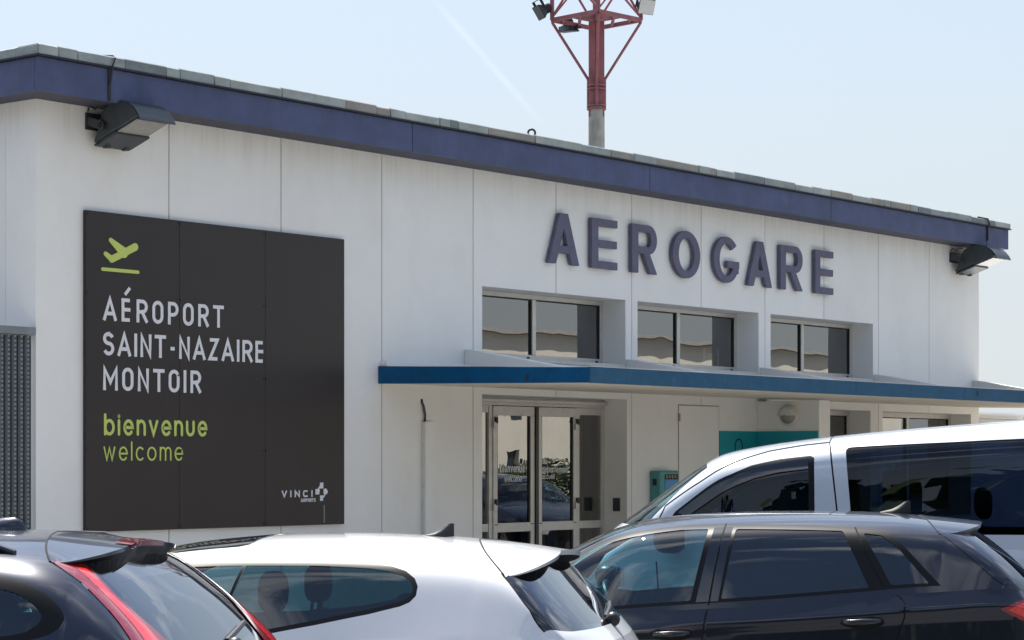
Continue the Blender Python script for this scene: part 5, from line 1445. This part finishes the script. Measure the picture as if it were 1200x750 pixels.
# ------------------------------------------------------------------ white van
def white_van():
    root = empty('parked_van', (-.510, -6.023, 0), math.radians(-62.206), 'white passenger van with dark privacy glass parked nearest the entrance', 'van')
    rows = [(.30, .70, .74, .02, .80), (.48, .83, .88, .25, .98), (.74, .88, 1.0, .50, 1.18), (.90, .89, 1.06, .66, 1.31), (1.08, .90, 1.10, .95, 1.52), (1.34, .91, 1.13, 1.25, 1.728),
            (1.55, .92, 1.15, 1.49, 1.822), (2.1, .93, 1.17, 2.1, 1.912), (2.9, .93, 1.18, 2.9, 1.985), (3.7, .93, 1.18, 3.7, 2.035), (4.45, .925, 1.18, 4.55, 2.045), (4.78, .915, 1.17, 4.86, 1.97), (4.86, .90, 1.15, 4.96, 1.55), (4.89, .87, 1.12, 5.02, 1.12)]
    c = Car(rows, k=.115, p=14, sill=.24, tail=.06, lower=[(0, 0), (.06, .015), (.14, .025), (.5, .025), (.75, .02), (.95, -.02)])
    tr = [(1.02, 1.27), (1.12, 1.412), (1.33, 1.574), (1.48, 1.656), (1.62, 1.716), (1.80, 1.757), (2.00, 1.778), (2.025, 1.765), (2.035, 1.27)]
    vis = [(1.14, 1.405), (1.34, 1.556), (1.49, 1.634), (1.63, 1.692), (1.80, 1.732), (1.985, 1.752), (1.99, 1.690), (1.80, 1.668), (1.64, 1.630), (1.50, 1.572), (1.36, 1.490), (1.20, 1.378)]
    fw = [(1.07, 1.275), (1.20, 1.378), (1.36, 1.490), (1.50, 1.572), (1.64, 1.630), (1.80, 1.668), (1.99, 1.690), (1.995, 1.275)]
    rw = round_poly([(2.225, 1.832), (2.9, 1.866), (3.52, 1.893), (3.55, 1.275), (2.275, 1.265)], .035)
    qw = round_poly([(3.56, 1.895), (4.60, 1.92), (4.62, 1.285), (3.59, 1.275)], .035)
    U = side_regions(c, [('front_window', fw), ('visor', vis), ('rear_window', rw), ('quarter_window', qw)], ('trim', tr), [([(1.0, 1.18), (1.0, 1.34), (1.05, 1.448), (1.28, 1.607), (1.42, 1.695), (1.56, 1.757), (1.72, 1.808), (1.95, 1.848), (2.115, 1.866), (2.128, 1.82), (2.175, 1.42), (2.185, 1.18)], .011)])
    U += [('gap', c.poly(S(strip([(2.115, 1.862), (2.118, 1.90), (2.12, 1.915)], .009)))), ('windscreen', c.poly([('f', 0, 1.74), ('f', .66, 1.70), ('f', .75, 1.55), ('f', .82, 1.30), ('f', 0, 1.32)])), ('back_glass', c.poly([('r', 0, 1.88), ('r', .68, 1.86), ('r', .72, 1.30), ('r', 0, 1.28)]))]
    L = common_lower(c, .95, 3.95, .34, None)
    L += [('gap', c.lpoly(strip([(2.187, 1.18), (2.2, .7), (2.2, .3)], .011))), ('gap', c.lpoly(strip([(1.0, 1.12), (1.02, .9), (1.34, .6), (1.34, .3)], .011))), ('gap', c.lpoly(strip([(3.57, 1.18), (3.57, .75), (3.45, .3)], .011))), ('gap', c.lpoly(strip([(3.57, 1.0), (4.7, 1.0)], .02))),
          ('tail_light', c.lpoly([(4.74, 1.12), (4.92, 1.10), (4.95, .75), (4.80, .75)])),
          ('front_door', c.lpoly([(1.01, 1.1), (2.18, 1.17), (2.194, .7), (2.194, .3), (1.346, .3), (1.346, .6), (1.03, .9)])), ('rear_door', c.lpoly([(2.195, 1.17), (3.563, 1.17), (3.563, .75), (3.444, .3), (2.206, .3), (2.206, .7)]))]
    Rr = end_regions(c, True, [('tail_light', [(.95, 1.08), (.76, 1.07), (.76, .76), (.95, .75)]), ('bumper_trim', [(.9, .46), (0, .46), (0, .24), (.9, .24)])])
    Fr = end_regions(c, False, [('head_light', [(.70, .72), (.42, .70), (.44, .60), (.72, .58)]), ('grille', [(.40, .70), (0, .70), (0, .60), (.42, .60)]), ('bumper_trim', [(.6, .40), (0, .40), (0, .24), (.6, .24)])])
    skin(c, U, L, Rr, Fr)
    md = mats_for('paint_white_van', 'glass_van', 'glass_van', visor=('rain_visor', 'gloss_black', 'pair', .012))
    
    made = finish_car(c, root, md, .95, 3.95, .34)
    door_handle(made['front_door'], c, 2.02, 1.0, 'black_plastic'); door_handle(made['rear_door'], c, 2.38, 1.0, 'black_plastic')
    for sd in (-1, 1): mirror(root, 1.12, sd * .95, 1.25, 'black_plastic', sd, 1.25)
    for y in (-.45, .45): seat(root, 1.85, y, .72, .52, .60, True)
    for x in (2.85, 3.75):
        seat(root, x, 0, .70, 1.35, .62, False)
        for y in (-.45, .0, .45):
            hm = MB(); ellipsoid(hm, (x + .26, y, 1.46), (.055, .13, .10), 14, 8, .7); hm.build('headrest', 'seat_cloth', root, 0, True)
    MB().prism([(.80, 1.16), (1.2, 1.14), (1.25, .95), (.8, .7)], 1, -.75, .75).build('dashboard', 'black_plastic', root, .02)
    steering(root, 1.32, -.45, 1.12)
    plate(root, c.end(np.array([1.]), np.array([.4]), True)[0][0] + .002, .72)
    return root

est = navy_estate(); white_coupe(); hat = dark_hatchback(); white_van()
def copy_thing(src, loc, rz, label):
    r = src.copy(); COL.objects.link(r); r.location = loc; r.rotation_euler = (0, 0, rz); r['label'] = label
    for ch in list(src.children):
        k1 = ch.copy(); COL.objects.link(k1); k1.parent = r
        for gch in list(ch.children):
            k2 = gch.copy(); COL.objects.link(k2); k2.parent = k1
    return r
# two more cars further along the row; only the door glass mirrors them
copy_thing(hat, (13.6, -6.3, 0), math.radians(-62), 'near-black hatchback further along the row, mirrored in the glass doors')
copy_thing(est, (17.0, -6.2, 0), math.radians(-62), 'navy estate further along the row, mirrored in the glass doors')
# painted bay lines between the cars
for x0, y0 in ((-4.75, -6.4), (-7.85, -5.9), (-1.8, -6.3), (-10.6, -5.4), (1.35, -5.9)):
    a = math.radians(-62.2); m = MB(); d = Vector((math.cos(a), math.sin(a))); n = Vector((-d.y, d.x)) * .05
    p = Vector((x0, y0)); q = p + d * 5.0
    m.add([(*(p + n), .004), (*(p - n), .004), (*(q - n), .004), (*(q + n), .004)], [(0, 1, 2, 3)])
    o = m.build('bay_line', 'road_paint'); struct(o)
